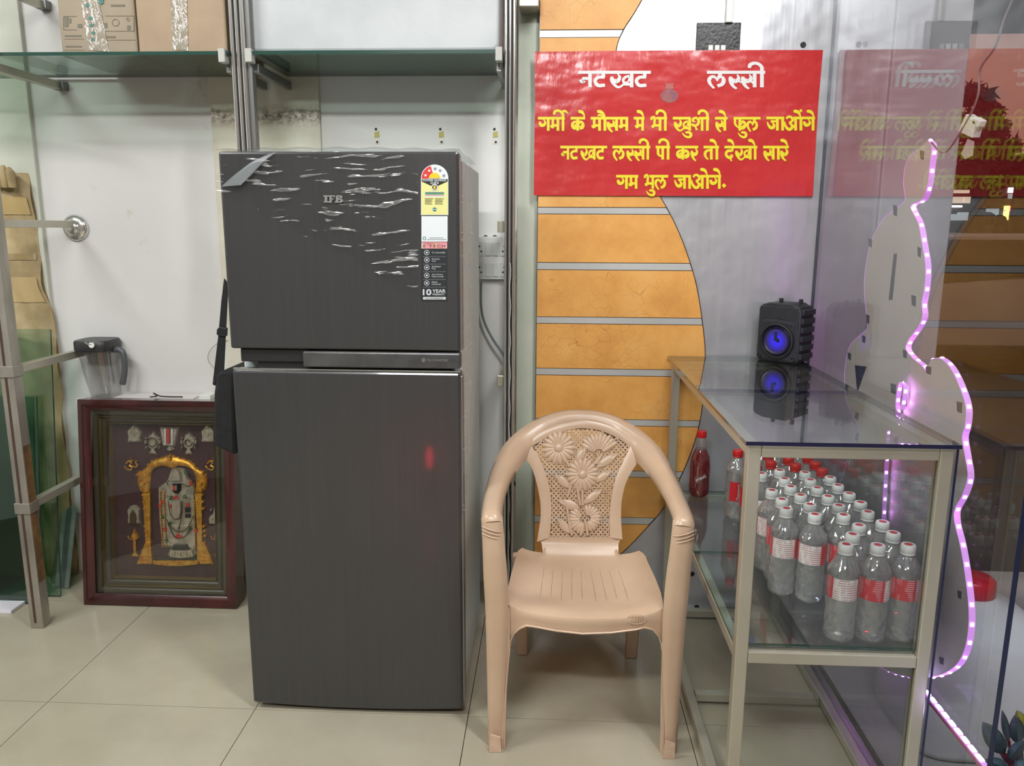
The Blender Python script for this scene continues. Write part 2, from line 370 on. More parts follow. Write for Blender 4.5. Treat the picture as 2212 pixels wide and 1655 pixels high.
GL = {  # glyph: (advance, strokes of (x, y, width)); headline top y=0, baseline y=315
 'ga': (240, [[(45, 108, 40), (42, 150, 60), (75, 190, 78), (120, 185, 66), (148, 145, 50), (145, 100, 34), (112, 60, 14)], [(215, 30, 55), (215, 315, 55)]]),
 'ma': (205, [[(70, 40, 50), (70, 190, 50)], [(38, 186, 50), (50, 215, 70), (72, 240, 60), (80, 255, 40)], [(60, 194, 62), (177, 194, 58)], [(177, 30, 54), (177, 315, 54)]]),
 'aa': (106, [[(78, 30, 54), (78, 315, 54)]]),
 'ii': (106, [[(78, 315, 54), (78, 0, 54), (72, -75, 52), (25, -128, 56), (-35, -142, 60), (-88, -112, 60), (-104, -50, 44)]]),
 'rii': (106, [[(78, 315, 54), (78, 0, 54), (66, -75, 52), (15, -128, 56), (-45, -142, 60), (-95, -112, 60), (-110, -50, 44)], [(62, -80, 40), (85, -130, 50), (135, -125, 46), (190, -70, 12)]]),
 'e': (0, [[(-150, -118, 56), (-105, -122, 74), (-60, -100, 66), (-28, -50, 42), (-12, 5, 22)]]),
 'au': (106, [[(78, 30, 54), (78, 315, 54)], [(-75, -118, 56), (-30, -122, 74), (20, -95, 62), (60, -45, 42), (78, 5, 26)], [(-62, -28, 36), (-15, -44, 42), (60, 10, 30)]]),
 'o': (106, [[(78, 30, 54), (78, 315, 54)], [(-70, -118, 56), (-25, -122, 74), (20, -100, 66), (52, -50, 42), (70, 5, 24)]]),
 'dot': (0, [[(-30, -175, 2), (-30, -138, 58), (-30, -92, 2)]]),
 'ka': (325, [[(148, 105, 36), (85, 116, 52), (42, 165, 58), (50, 230, 62), (95, 262, 60), (150, 252, 50)], [(60, 222, 30), (110, 175, 30), (152, 140, 40)], [(50, 236, 34), (150, 205, 40)],
        [(160, 30, 56), (160, 315, 52)], [(172, 105, 36), (230, 105, 46), (272, 140, 52), (286, 195, 56), (262, 248, 60), (200, 274, 42)], [(170, 190, 40), (195, 150, 34), (245, 130, 30)], [(170, 225, 40), (230, 215, 34), (270, 170, 34)]]),
 'sa': (232, [[(38, 112, 44), (36, 170, 60), (50, 240, 56), (80, 300, 44), (125, 342, 34)], [(45, 158, 50), (95, 195, 84), (135, 180, 66), (152, 130, 44), (130, 70, 16)], [(145, 190, 34), (195, 245, 38)], [(205, 30, 54), (205, 315, 54)]]),
 'sh': (178, [[(38, 112, 44), (36, 170, 60), (50, 240, 56), (80, 300, 44), (125, 342, 34)], [(45, 158, 50), (95, 195, 84), (135, 180, 66), (152, 130, 44), (130, 70, 16)], [(145, 185, 40), (190, 228, 20)]]),
 'ra': (165, [[(38, 112, 44), (36, 170, 60), (50, 240, 56), (80, 300, 44), (125, 342, 34)], [(45, 158, 50), (95, 195, 84), (135, 175, 66), (150, 120, 44), (115, 60, 20)]]),
 'kha': (378, [[(50, 112, 44), (50, 175, 62), (72, 240, 52), (115, 296, 46), (160, 312, 42), (215, 270, 34), (245, 235, 40)], [(60, 165, 50), (115, 200, 84), (155, 165, 62), (166, 110, 42), (135, 60, 16)],
         [(315, 98, 40), (255, 122, 46), (222, 175, 40), (235, 235, 40)], [(238, 250, 62), (345, 258, 56)], [(240, 225, 26), (300, 200, 26), (330, 130, 60)], [(350, 30, 54), (350, 315, 54)]]),
 'u': (0, [[(-80, 365, 34), (-50, 352, 52), (10, 362, 56), (32, 410, 60), (10, 455, 58), (-50, 458, 50), (-110, 420, 38), (-150, 362, 14)]]),
 'sha': (262, [[(105, 20, 50), (50, 40, 54), (40, 90, 44), (85, 115, 24)], [(95, 12, 46), (145, 55, 54), (160, 120, 54), (130, 180, 54), (75, 200, 56), (32, 180, 56), (22, 150, 34)], [(85, 210, 24), (122, 300, 52)], [(230, 30, 54), (230, 315, 54)]]),
 'pha': (290, [[(36, 30, 52), (36, 150, 52), (80, 215, 44), (130, 250, 36)], [(140, 30, 54), (140, 315, 52)], [(160, 104, 40), (225, 104, 48), (268, 150, 52), (268, 205, 56), (225, 258, 54), (165, 275, 34)], [(160, 185, 36), (180, 155, 36), (230, 130, 28)], [(160, 228, 40), (215, 215, 34), (250, 175, 34)]]),
 'la': (305, [[(128, 150, 28), (100, 112, 48), (60, 122, 56), (32, 175, 56), (48, 250, 46), (105, 335, 34)], [(195, 30, 56), (185, 100, 56), (148, 160, 44), (155, 198, 14)], [(175, 120, 40), (225, 125, 44), (242, 185, 58), (220, 255, 62), (152, 290, 62)]]),
 'ja': (252, [[(24, 112, 16), (42, 180, 42), (82, 245, 62), (128, 250, 78), (158, 200, 56), (140, 150, 36), (112, 120, 30)], [(92, 104, 52), (225, 104, 44)], [(225, 30, 54), (225, 315, 54)]]),
 'a': (262, [[(62, 55, 40), (65, 20, 50), (115, 0, 54), (165, 40, 54), (165, 100, 50), (105, 140, 50)], [(110, 140, 44), (160, 200, 50), (155, 260, 60), (100, 290, 68), (42, 235, 52), (18, 165, 38), (12, 105, 12)], [(165, 185, 34), (220, 250, 40)], [(233, 30, 54), (233, 315, 54)]]),
 'na': (215, [[(182, 146, 56), (62, 146, 56)], [(38, 165, 58), (66, 205, 74), (86, 185, 60)], [(182, 30, 54), (182, 315, 54)]]),
 'tta': (250, [[(170, 40, 54), (170, 124, 54)], [(190, 126, 54), (100, 124, 58), (50, 170, 54), (50, 225, 54), (95, 280, 66), (195, 272, 62)]]),
 'pa': (165, [[(36, 40, 52), (36, 180, 52), (75, 225, 44), (125, 250, 34)], [(131, 30, 54), (131, 315, 54)]]),
 'ta': (195, [[(150, 102, 50), (70, 112, 56), (30, 170, 56), (40, 250, 46), (92, 312, 32)], [(158, 30, 54), (158, 315, 54)]]),
 'da': (215, [[(165, 40, 52), (165, 112, 52), (80, 115, 62), (34, 170, 54), (50, 235, 60), (112, 268, 70), (160, 235, 64), (130, 205, 40)], [(128, 290, 26), (155, 345, 42)]]),
 'bha': (235, [[(28, 70, 40), (24, 30, 50), (62, 4, 54), (88, 40, 52), (80, 190, 52)], [(42, 186, 50), (54, 218, 70), (75, 242, 58)], [(60, 194, 60), (200, 194, 56)], [(202, 30, 54), (202, 315, 54)]]),
}
def word_strokes(glyphs, anchor=None):
    x = 0; st = []
    for g in glyphs:
        adv, ss = GL[g]
        if g in ('e', 'dot'): off = x-0
        elif g == 'u': off = x-33
        else: off = x
        for s in ss: st.append([(px+off, py, pw) for px, py, pw in s])
        x += adv
    return st, x
def write(glyphs, px0, top, px1, scale, heads, m, mo, name='lettering', x_first=0):
    st, wid = word_strokes(glyphs); sx = (px1-px0)/wid
    for layer, (grow, off, mt, nm) in enumerate(((15, .0008, mo, 'lettering_outline'), (0, .0016, m, name))):
        if mo is None and layer == 0: continue
        mb = MB(); k = 0
        def T(x, y, o): return bp(px0+x*sx, top+y*scale, o)
        def strip(s):
            nonlocal k
            k += 1; o = off+k*.000015; s2 = catmull(s, 5) if len(s) > 2 else s
            L, R = [], []
            for i, (x, y, wd) in enumerate(s2):
                a, b_ = s2[max(i-1, 0)], s2[min(i+1, len(s2)-1)]; dx, dy = b_[0]-a[0], b_[1]-a[1]; q = math.hypot(dx, dy) or 1
                h = (wd+grow)/2; e = grow/2*(-1 if i == 0 else (1 if i == len(s2)-1 else 0))
                x += dx/q*e; y += dy/q*e
                L.append(T(x-dy/q*h, y+dx/q*h, o)); R.append(T(x+dy/q*h, y-dx/q*h, o))
            n = len(L); mb.add(L+R, [(i, i+1, n+i+1, n+i) for i in range(n-1)])
        for a, b_ in heads: strip([((a-px0)/sx, 30, 60), ((b_-px0)/sx, 30, 60)])
        for s in st: strip(s)
        mb.build(nm, mt, ban, recalc=False)
YEL = mat('yellow_print', rgb(232, 214, 40), .4); YOUT = mat('orange_print', rgb(182, 92, 30), .4); WPR = mat('white_print', rgb(224, 222, 220), .4)
s = 1/10.53
write(['na', 'tta', 'kha', 'tta'], 1248.7, 152.7, 1406-2, 36/315, [(1248.7, 1406)], WPR, None)
write(['la', 'sh', 'sa', 'ii'], 1527, 152.7, 1653-3, 36/315, [(1527, 1653)], WPR, None)
t2 = 252.6
write(['ga', 'ma', 'rii'], 1162.2, t2, 1219, s, [(1162.2, 1220)], YEL, YOUT)
write(['ka', 'e'], 1232.5, t2, 1263.7, s, [(1232.5, 1263.7)], YEL, YOUT)
write(['ma', 'au', 'sa', 'ma'], 1276, t2, 1357, s, [(1276, 1357)], YEL, YOUT)
write(['ma', 'e'], 1370, t2, 1391, s, [(1369, 1392)], YEL, YOUT)
write(['bha', 'ii'], 1405, t2, 1440, s, [(1417.5, 1441)], YEL, YOUT)
write(['kha', 'u', 'sha', 'ii'], 1453.5, t2, 1531, s, [(1453.5, 1492), (1509.5, 1532)], YEL, YOUT)
write(['sa', 'e'], 1544.5, t2, 1568.5, s, [(1544.5, 1571.6)], YEL, YOUT)
write(['pha', 'u', 'la'], 1584.5, t2, 1640.5, s, [(1584.5, 1643)], YEL, YOUT)
write(['ja', 'aa', 'a', 'o', 'dot', 'ga', 'e'], 1655, t2-.5, 1759, s, [(1655.5, 1694), (1714, 1760.5)], YEL, YOUT)
t3 = 315
write(['na', 'tta', 'kha', 'tta'], 1210.5, t3, 1309, s, [(1210.5, 1311.5)], YEL, YOUT)
write(['la', 'sh', 'sa', 'ii'], 1323, t3, 1402, s, [(1323, 1404.5)], YEL, YOUT)
write(['pa', 'ii'], 1418, t3, 1446, s, [(1416.5, 1447.5)], YEL, YOUT)
write(['ka', 'ra'], 1459.5, t3, 1507, s, [(1459.3, 1508.2)], YEL, YOUT)
write(['ta', 'o'], 1520, t3, 1551.5, s, [(1520, 1553)], YEL, YOUT)
write(['da', 'e', 'kha', 'o'], 1565, t3, 1634, s, [(1565, 1636)], YEL, YOUT)
write(['sa', 'aa', 'ra', 'e'], 1648.5, t3, 1702, s, [(1648.5, 1704)], YEL, YOUT)
t4 = 378
write(['ga', 'ma'], 1331, t4, 1377, s, [(1331, 1378.6)], YEL, YOUT)
write(['bha', 'u', 'la'], 1391, t4, 1442, s, [(1403, 1443.5)], YEL, YOUT)
write(['ja', 'aa', 'a', 'o', 'ga', 'e'], 1455, t4, 1556.5, s, [(1455, 1492.5), (1512, 1557.5)], YEL, YOUT)
m = MB(); m.face([bp(1564, 395.5, .002), bp(1569, 401, .002), bp(1564, 406.5, .002), bp(1559, 401, .002)]); m.build('lettering', YEL, ban)
# clay pot printed between the two title words (the mascot beside it is left out)
m = MB(); m.face([bp(1446+19*math.cos(a), 207+15*math.sin(a), .001) for a in (2*math.pi*k/28 for k in range(28))]); m.build('printed_pot', mottled('pot_print', rgb(132, 70, 92), rgb(160, 92, 80), 40, .4), ban)
m = MB(); m.face([bp(1436, 192, .0012), bp(1456, 192, .0012), bp(1453, 184, .0012), bp(1458, 180, .0012), bp(1434, 180, .0012), bp(1439, 184, .0012)]); m.build('printed_pot_neck', mat('pot_print_2', rgb(176, 92, 84), .4), ban)

# ---------------------------------------------------------------- refrigerator
YF = 1.915; FX0, FX1 = -.800, -.222
fz = lambda py, px=760: hy(px, py, YF).z
fr = thing('refrigerator', 'dark grey two door refrigerator with film still on its freezer door', 'refrigerator', (-.51, 2.2, 0))
def M_fridge():
    n = NM('dark_brushed_door').set(rough=.30, metal=.35, spec=.5)
    n.l(n.ramp(n.noise(160, 2, (1, 1, .02)), [(.3, rgb(67, 67, 68)), (.7, rgb(71, 71, 71))]), n.b.inputs['Base Color']); n.b.inputs['Coat Weight'].default_value = .18; n.b.inputs['Coat Roughness'].default_value = .06
    return n.m
FRD = M_fridge(); FRS = mottled('grey_cabinet_side', rgb(196, 208, 206), rgb(208, 218, 216), 3, .6, 0, spec=.15)
DGR = mat('dark_grey_plastic', rgb(44, 44, 46), .4)
zt, zu, zl, zb = fz(327), fz(756), fz(803), fz(1532)
m = MB(); m.box((FX0+.008, YF+.058, .03), (FX1-.004, 2.485, zt-.008)); m.build('cabinet', FRS, fr, bevel=.006)
m = MB(); m.box((FX0, YF, zu), (FX1, YF+.055, zt)); m.build('freezer_door', FRD, fr, bevel=.006)
def doorbot(x): return zb+.010*((x+.51)/.29)**2
m = MB(); n = 16; xs = [FX0+(FX1-FX0)*k/n for k in range(n+1)]
m.prism([(x, YF, doorbot(x)) for x in xs]+[(FX1, YF, zl), (FX0, YF, zl)], (0, .055, 0)); m.build('fridge_door', FRD, fr, bevel=.006)
m = MB(); m.box((FX0+.02, YF+.012, fz(786)), (FX0+.20, YF+.058, zu-.001)); m.build('handle_recess', DARKIN, fr, bevel=.003)
m = MB(); m.box((FX0+.06, YF+.02, zl), (FX1-.02, YF+.058, fz(786))); m.build('door_gap', DARKIN, fr)
m = MB(); m.box((FX0+.184, YF-.004, fz(794)), (FX1+.001, YF+.03, fz(760))); hs = m.build('handle_strip', mottled('grey_wrapped_strip', rgb(68, 68, 69), rgb(86, 86, 86), 18, .3, .2, bump=.4, bscale=30), fr, bevel=.004)
m = MB(); m.box((FX0+.001, YF+.006, zl+.0005), (FX1-.001, YF+.014, zl+.004)); m.build('door_edge_highlight', CHROME, fr)  # bright bar put in for the highlight along the lower door top
m = MB(); m.box((FX1-.001, YF+.012, zu), (FX1+.004, YF+.05, zt-.02)); m.build('door_side_trim', mat('pale_trim', rgb(150, 150, 150), .3, .6), fr, bevel=.001)
m = MB(); m.box((FX1-.001, YF+.012, doorbot(FX1)+.02), (FX1+.004, YF+.05, zl-.01)); m.build('door_side_trim', mat('pale_trim_2', rgb(150, 150, 150), .3, .6), fr, bevel=.001)
m = MB(); m.box((FX0+.03, YF+.06, .002), (FX1-.03, YF+.2, .035)); m.build('kick_plate', DARKIN, fr, bevel=.002)
for x in (FX0+.04, FX1-.04):
    for y in (YF+.09, 2.44):
        m = MB(); m.lathe([(0, .016), (.008, .016), (.012, .010), (.032, .010)], (x, y, 0), 12); m.build('foot', BLACKP, fr)
# lettering
SIL = mat('silver_badge', rgb(176, 176, 174), .3, .7)
def onf(off): return lambda u, v, w: V((hy(u, v, YF).x, YF-off-w*.01, hy(u, v, YF).z))
def T(body, box, m_, off=.0015, nm='badge', offset=0, parent=None, sp=1.0):
    u0, v0, u1, v1 = box; mb = text_mesh(body, None, None, None, onf(off), (u0, v1, u1, v0), offset=offset, font_space=sp); return mb.build(nm, m_, parent or fr, recalc=False)
def serif_logo():
    # heavy slab letters I F B, joined closely
    mb = MB()
    def r(x0, y0, x1, y1): mb.prism([hy(x, y, YF-.003) for x, y in ((x0, y0), (x1, y0), (x1, y1), (x0, y1))], (0, .0028, 0))
    r(698, 422, 716, 425); r(699, 434.5, 717, 438); r(701, 425, 706.8, 434.5)
    r(711.5, 425, 716.5, 434.5); r(716, 422, 726, 425); r(717.5, 427.5, 720, 432); r(722, 425, 723.4, 428)
    r(724, 422, 731, 425); r(723.5, 434.5, 731, 438); r(725.5, 425, 730.8, 434.5)
    m2 = MB()
    for y0, y1, xr in ((422, 430, 739.5), (429, 438, 741)):
        P = [(731, y0), (737, y0), (xr, y0+2.4), (xr, y1-2.4), (737, y1), (731, y1), (731, y1-3), (734, y1-3.2), (734.6, y0+3.2), (731, y0+3)]
        mb.prism([hy(x, y, YF-.003) for x, y in P], (0, .0028, 0))
    return mb
serif_logo().build('badge', SIL, fr)
T('TRU CONVERTIBLE', (923, 775.4, 968, 780.2), SIL, .0048, 'strip_lettering')
def ringpx(cx, cy, r, wd, off, mt, nm, parent, Y=YF, n=24, sq=1):
    mb = MB(); pts = []
    for k in range(n):
        a = 2*math.pi*k/n
        for q in (r, r-wd): p = hy(cx+q*math.cos(a), cy+q*sq*math.sin(a), Y); pts.append((p.x, Y-off, p.z))
    mb.add(pts, [(2*k, 2*((k+1) % n), 2*((k+1) % n)+1, 2*k+1) for k in range(n)]); return mb.build(nm, mt, parent)
ringpx(915.5, 777.5, 4.6, 1.1, .0048, SIL, 'strip_emblem', fr); ringpx(915.5, 777.5, 2, 1.9, .0048, SIL, 'strip_emblem', fr)
# stickers, one below the other
def quad(x0, y0, x1, y1, off, mt, nm, parent=None):
    mb = MB(); P = [hy(x, y, YF) for x, y in ((x0, y0), (x1, y0), (x1, y1), (x0, y1))]
    mb.prism([(p.x, YF-off, p.z) for p in P], (0, .0003, 0)); return mb.build(nm, mt, parent or fr)
def polyf(pts, off, mt, nm, parent=None):
    mb = MB(); P = [hy(x, y, YF) for x, y in pts]; mb.prism([(p.x, YF-off, p.z) for p in P], (0, .0003, 0)); return mb.build(nm, mt, parent or fr)
WP = mat('sticker_white', rgb(214, 220, 222), .35); YP = mat('sticker_yellow', rgb(216, 214, 140), .4); RP = mat('sticker_red', rgb(206, 52, 48), .4)
KP = mat('sticker_black', rgb(34, 34, 34), .4); GP = mat('sticker_green', rgb(30, 134, 62), .4); BP = mat('sticker_teal', rgb(50, 118, 124), .4); OP = mat('sticker_amber', rgb(232, 190, 40), .4)
arc = lambda cx, cy, r, a0, a1, n=16: [(cx+r*math.cos(math.radians(a0+(a1-a0)*k/n)), cy-r*math.sin(math.radians(a0+(a1-a0)*k/n))) for k in range(n+1)]
es = polyf([(909.5, 465), (968.5, 465), (968.5, 386)]+arc(939, 385, 29.5, 0, 180)+[(909.5, 386)], .0010, WP, 'energy_label')
polyf([(911, 463.5), (967, 463.5), (967, 388), (911, 388)], .0014, YP, 'label_body', es)
polyf([(910.8, 386)]+arc(939, 385, 28, 180, 108, 8)+[(935, 373), (925, 386)], .0014, RP, 'label_scale', es)
polyf([(912, 387), (967, 387), (967, 392), (939, 405), (911, 392)], .0018, KP, 'label_heading_field', es)
polyf(arc(939, 385, 12, 0, 180), .0020, OP, 'label_dial', es)
def star(cx, cy, r): return [(cx+(r if k % 2 == 0 else r*.42)*math.sin(math.pi*k/5), cy-(r if k % 2 == 0 else r*.42)*math.cos(math.pi*k/5)) for k in range(10)]
for cx, cy, mt in ((919.5, 379, WP), (927.5, 369, WP), (940, 364, SIL), (951, 368, SIL), (959, 379, SIL)): polyf(star(cx, cy, 4), .0024, mt, 'label_star', es)
T('POWER SAVINGS', (914, 387.5, 964, 392), WP, .0023, 'label_heading', .01, es); T('GUIDE', (930, 393, 948, 397.5), WP, .0023, 'label_heading', .01, es)
polyf(arc(939, 404.5, 7, 0, 360, 20)[:-1], .0026, WP, 'label_seal', es); polyf(arc(939, 404.5, 5, 0, 360, 20)[:-1], .003, KP, 'label_seal', es)
polyf([(937, 408), (941, 408), (941.5, 403), (940, 401), (938, 401), (936.5, 403)], .0034, OP, 'label_seal_lamp', es)
quad(918, 414, 960, 425.5, .0018, WP, 'label_table', es); quad(918.5, 417, 959.5, 420, .0022, GP, 'label_green_bar', es); quad(918.5, 415, 959.5, 416, .0022, KP, 'label_print', es); quad(918.5, 421.5, 959.5, 422.5, .0022, RP, 'label_print', es)
for k in range(5):
    for x0, x1 in ((918, 936), (940, 959)): quad(x0, 429+k*2.8, x1-(k*3) % 5, 430+k*2.8, .0018, KP, 'label_print', es)
polyf(arc(939, 452.5, 4.4, 0, 360, 18)[:-1], .0018, BP, 'label_emblem', es); quad(935, 452, 943, 453.2, .0022, WP, 'label_emblem_band', es)
ws = quad(910.5, 467, 967, 522, .0010, WP, 'white_sticker')   # code square left out
for y, x0, x1 in ((513.5, 928, 958), (517, 923, 964)): quad(x0, y, x1, y+1.1, .0014, mat('grey_print', rgb(120, 132, 140), .5), 'sticker_print', ws)
ringpx(917, 515, 3.8, 1.3, .0014, BP, 'sticker_emblem', ws)
HOL = NM('holographic_sticker').set(rough=.25, metal=.3)
HOL.l(HOL.ramp(HOL.noise(14, 2), [(.3, rgb(240, 216, 200)), (.5, rgb(240, 150, 165)), (.62, rgb(240, 190, 160)), (.75, rgb(200, 224, 196))]), HOL.b.inputs['Base Color'])
hs2 = quad(910.5, 523, 966, 537, .0010, HOL.m, 'tech_sticker'); GPR = mat('grey_type', rgb(92, 62, 66), .4)
T('POWERED BY', (914, 525, 950, 527.6), GPR, .0014, 'tech_lettering', 0, hs2, 1.3); T('E·TECH', (914.5, 529, 962, 534.5), GPR, .0014, 'tech_lettering', .01, hs2, 1.3)
ls = quad(909.5, 537.5, 966, 650, .0010, mat('sticker_charcoal', rgb(40, 44, 48), .35), 'feature_sticker')
for y in (554, 570, 586.5, 603.5, 620): quad(914, y, 963, y+.7, .0014, SIL, 'sticker_rule', ls)
LG = mat('light_type', rgb(198, 202, 204), .4)
for y, t in ((545.5, ['Tru Convertible']), (561.5, ['Surround', 'Cool']), (578, ['Stabilizer', 'Free']), (595, ['Auto Connect', 'Home Inverter']), (611.5, ['Hitech', 'Deodorizer'])):
    for k, tt in enumerate(t):
        hh = 3.4; y0 = y-hh/2+(k-(len(t)-1)/2)*4.6; T(tt, (933, y0, 933+min(29, len(tt)*2.0), y0+hh), LG, .0014, 'sticker_lettering', 0, ls)
    ringpx(922, y, 5.6, 1.0, .0014, LG, 'sticker_icon', ls); polyf(arc(922, y, 2.2, 0, 360, 10)[:-1], .0014, LG, 'sticker_icon', ls)
T('10', (913.5, 624.5, 932, 638), LG, .0014, 'warranty_lettering', .03, ls); T('YEAR', (934, 625, 963, 632.5), LG, .0014, 'warranty_lettering', .02, ls); T('WARRANTY', (934, 634, 960.5, 638), LG, .0014, 'warranty_lettering', .01, ls)
quad(914, 641.5, 963, 647, .0014, LG, 'warranty_strip', ls); T('ON COMPRESSOR', (919, 643, 957, 646), KP, .0018, 'warranty_lettering', 0, ls)
# protective film: crumpled clear sheet over the freezer door and its right flank
def M_film(dens=.3):
    n = NM('clear_packing_film'); n.t.nodes.remove(n.b)
    tr = n.n('ShaderNodeBsdfTransparent'); tr.inputs[0].default_value = (.97, .97, .97, 1)
    gl = n.n('ShaderNodeBsdfGlossy'); gl.inputs['Roughness'].default_value = .16; df = n.n('ShaderNodeBsdfDiffuse'); df.inputs[0].default_value = (.75, .77, .78, 1)
    ms = n.n('ShaderNodeMixShader'); ms.inputs[0].default_value = .45; n.l(gl.outputs[0], ms.inputs[1]); n.l(df.outputs[0], ms.inputs[2])
    tc = n.n('ShaderNodeTexCoord'); mp = n.n('ShaderNodeMapping'); mp.inputs['Rotation'].default_value = (0, math.radians(20), 0); mp.inputs['Scale'].default_value = (12, 20, 110)
    dn = n.n('ShaderNodeTexNoise'); dn.inputs['Scale'].default_value = 3; n.l(tc.outputs['Object'], dn.inputs['Vector'])
    va = n.n('ShaderNodeVectorMath', operation='MULTIPLY_ADD'); va.inputs[1].default_value = (.12, .12, .12); n.l(dn.outputs['Color'], va.inputs[0]); n.l(tc.outputs['Object'], va.inputs[2]); n.l(va.outputs[0], mp.inputs[0])
    nz = n.n('ShaderNodeTexNoise'); nz.inputs['Scale'].default_value = 1; nz.inputs['Detail'].default_value = 2.5; nz.inputs['Roughness'].default_value = .45; n.l(mp.outputs[0], nz.inputs['Vector'])
    rm = n.ramp(nz.outputs['Fac'], [(.60, (0, 0, 0, 1)), (.64, (.50, .50, .50, 1)), (.70, (.16, .16, .16, 1))])
    bp_ = n.n('ShaderNodeBump'); bp_.inputs['Strength'].default_value = .7; bp_.inputs['Distance'].default_value = .01; n.l(nz.outputs['Fac'], bp_.inputs['Height']); n.l(bp_.outputs[0], gl.inputs['Normal'])
    mx = n.n('ShaderNodeMixShader'); n.l(rm, mx.inputs[0]); n.l(tr.outputs[0], mx.inputs[1]); n.l(ms.outputs[0], mx.inputs[2]); n.l(mx.outputs[0], n.o.inputs[0]); return n.m
FILM = M_film()
x_edge = lambda t: None
low = [(470, 420), (540, 440), (600, 480), (680, 520), (760, 560), (850, 615), (930, 665), (989, 700)]
film = MB(); nu, nv = 40, 24
def ff(u, v):
    px = 470+u*434; pb = interp(low, px)+6*math.sin(px*.09); py = 326+v*(pb-326)
    p = hy(px, py, YF); return V((p.x, YF-.004-.003*(1+math.sin(px*.11+py*.07)*math.sin(py*.13-px*.05)), p.z))
film.grid(nu, nv, ff); film.build('packing_film', FILM, fr, smooth=180)
film = MB()
def fside(u, v):
    y = YF+.0+u*.17; z = zt-.01-v*(.95-.35*u); return V((FX1+.006+.010*u+.004*math.sin(y*90+z*31)*math.sin(z*40), y, z))
film.grid(14, 40, fside); film.build('packing_film', FILM, fr, smooth=180)
film = MB()
film.grid(30, 8, lambda u, v: V((FX0-.006+u*(FX1-FX0+.008), YF-.004+v*.42, zt+.004+.012*math.sin(math.pi*u)*(.4+v)+.002*math.sin(u*40+v*9)))); film.build('packing_film', mat('hazy_film', rgb(196, 200, 202), .25, alpha=.45), fr, smooth=180)
# folded flap at the upper left corner
FLAP = MB(); FL = [(598, 327), (570, 348), (545, 378), (520, 400), (478, 403), (500, 383), (540, 352), (585, 330)]
FLAP.prism([hy(x, y, YF-.010-.004*(k % 2)) for k, (x, y) in enumerate(FL)], (0, .0006, 0)); FLAP.build('film_flap', mat('folded_film', rgb(150, 156, 158), .22, alpha=.42), fr)

# ---------------------------------------------------------------- shoulder bag on the fridge side
FAB = mottled('black_fabric', rgb(20, 20, 22), rgb(30, 30, 33), 60, .85, bump=.3)
bag = thing('shoulder_bag', 'black fabric shoulder bag hanging on the left side of the refrigerator', 'bag', (-.84, 2.1, .6))
m = MB(); Pf = [(466, 812), (472, 803), (484, 801), (503, 804), (505, 840), (508, 985), (498, 980), (464, 965), (460, 958), (461, 850)]
m.prism([hy(x, y, 1.99) for x, y in Pf], (0, .22, 0)); m.build('bag_body', FAB, bag, bevel=.008, smooth=50)
m = MB(); Pf = [(484, 602), (490, 610), (491, 640), (483, 803), (462, 832), (459, 830), (472, 720), (478, 650)]
m.prism([hy(x, y, 2.0) for x, y in Pf], (0, .004, 0)); m.build('strap', FAB, bag)
m = MB(); m.prism([hy(x, y, 1.996) for x, y in ((468, 712), (473, 706), (489, 709), (488, 727), (472, 727), (467, 722))], (0, .012, 0)); m.build('buckle', BLACKP, bag, bevel=.002)
m = MB(); m.prism([hy(x, y, 1.996) for x, y in ((459, 823), (466, 821), (466, 834), (459, 832))], (0, .012, 0)); m.build('strap_ring', BLACKP, bag, bevel=.002)
# ---------------------------------------------------------------- plastic armchair
PL = NM('beige_moulded_plastic').set(rough=.30, spec=.5)
PL.l(PL.ramp(PL.noise(5, 6, rough=.6), [(.3, rgb(186, 158, 132)), (.7, rgb(200, 173, 147))]), PL.b.inputs['Base Color']); PL.bump(PL.noise(60, 3), .03)
PL = PL.m
XC = .095
ch = thing('plastic_armchair', 'beige moulded plastic armchair with flower patterned lattice back beside the refrigerator', 'chair', (XC, 2.0, 0))
raw = [(1258, 906, 2.285, (0, -1, .30), .060), (1208, 910, 2.28, (0, -1, .32), .060), (1165, 930, 2.262, (.10, -1, .38), .070), (1120, 968, 2.21, (.22, -.9, .55), .078), (1088, 1013, 2.10, (.16, -.55, .85), .066), (1071, 1058, 1.96, (.06, -.25, 1), .056), (1063, 1096, 1.835, (0, -.25, 1), .052), (1062, 1112, 1.795, (0, -.7, .8), .052), (1063, 1128, 1.782, (0, -1, .3), .052)]
legr = [(1063, 1128, 1.782, (0, -1, .3), .052), (1066, 1180, 1.775, (0, -1, 0), .054), (1070, 1250, 1.775, (0, -1, 0), .058), (1073, 1330, 1.777, (0, -1, 0), .056), (1073, 1450, 1.782, (0, -1, 0), .050), (1072, 1560, 1.788, (0, -1, 0), .044), (1072, 1611, 1.790, (0, -1, 0), .043)]
def half(rs):
    o = []
    for px, py, Y, n, wd in rs:
        p = hy(px, py, Y); o.append((p.x-XC, Y, max(p.z, 0), *n, wd))
    return o
H = half(raw); H[0] = (0,)+H[0][1:]
Lg = half(legr); Lg[-1] = Lg[-1][:2]+(0.0,)+Lg[-1][3:]
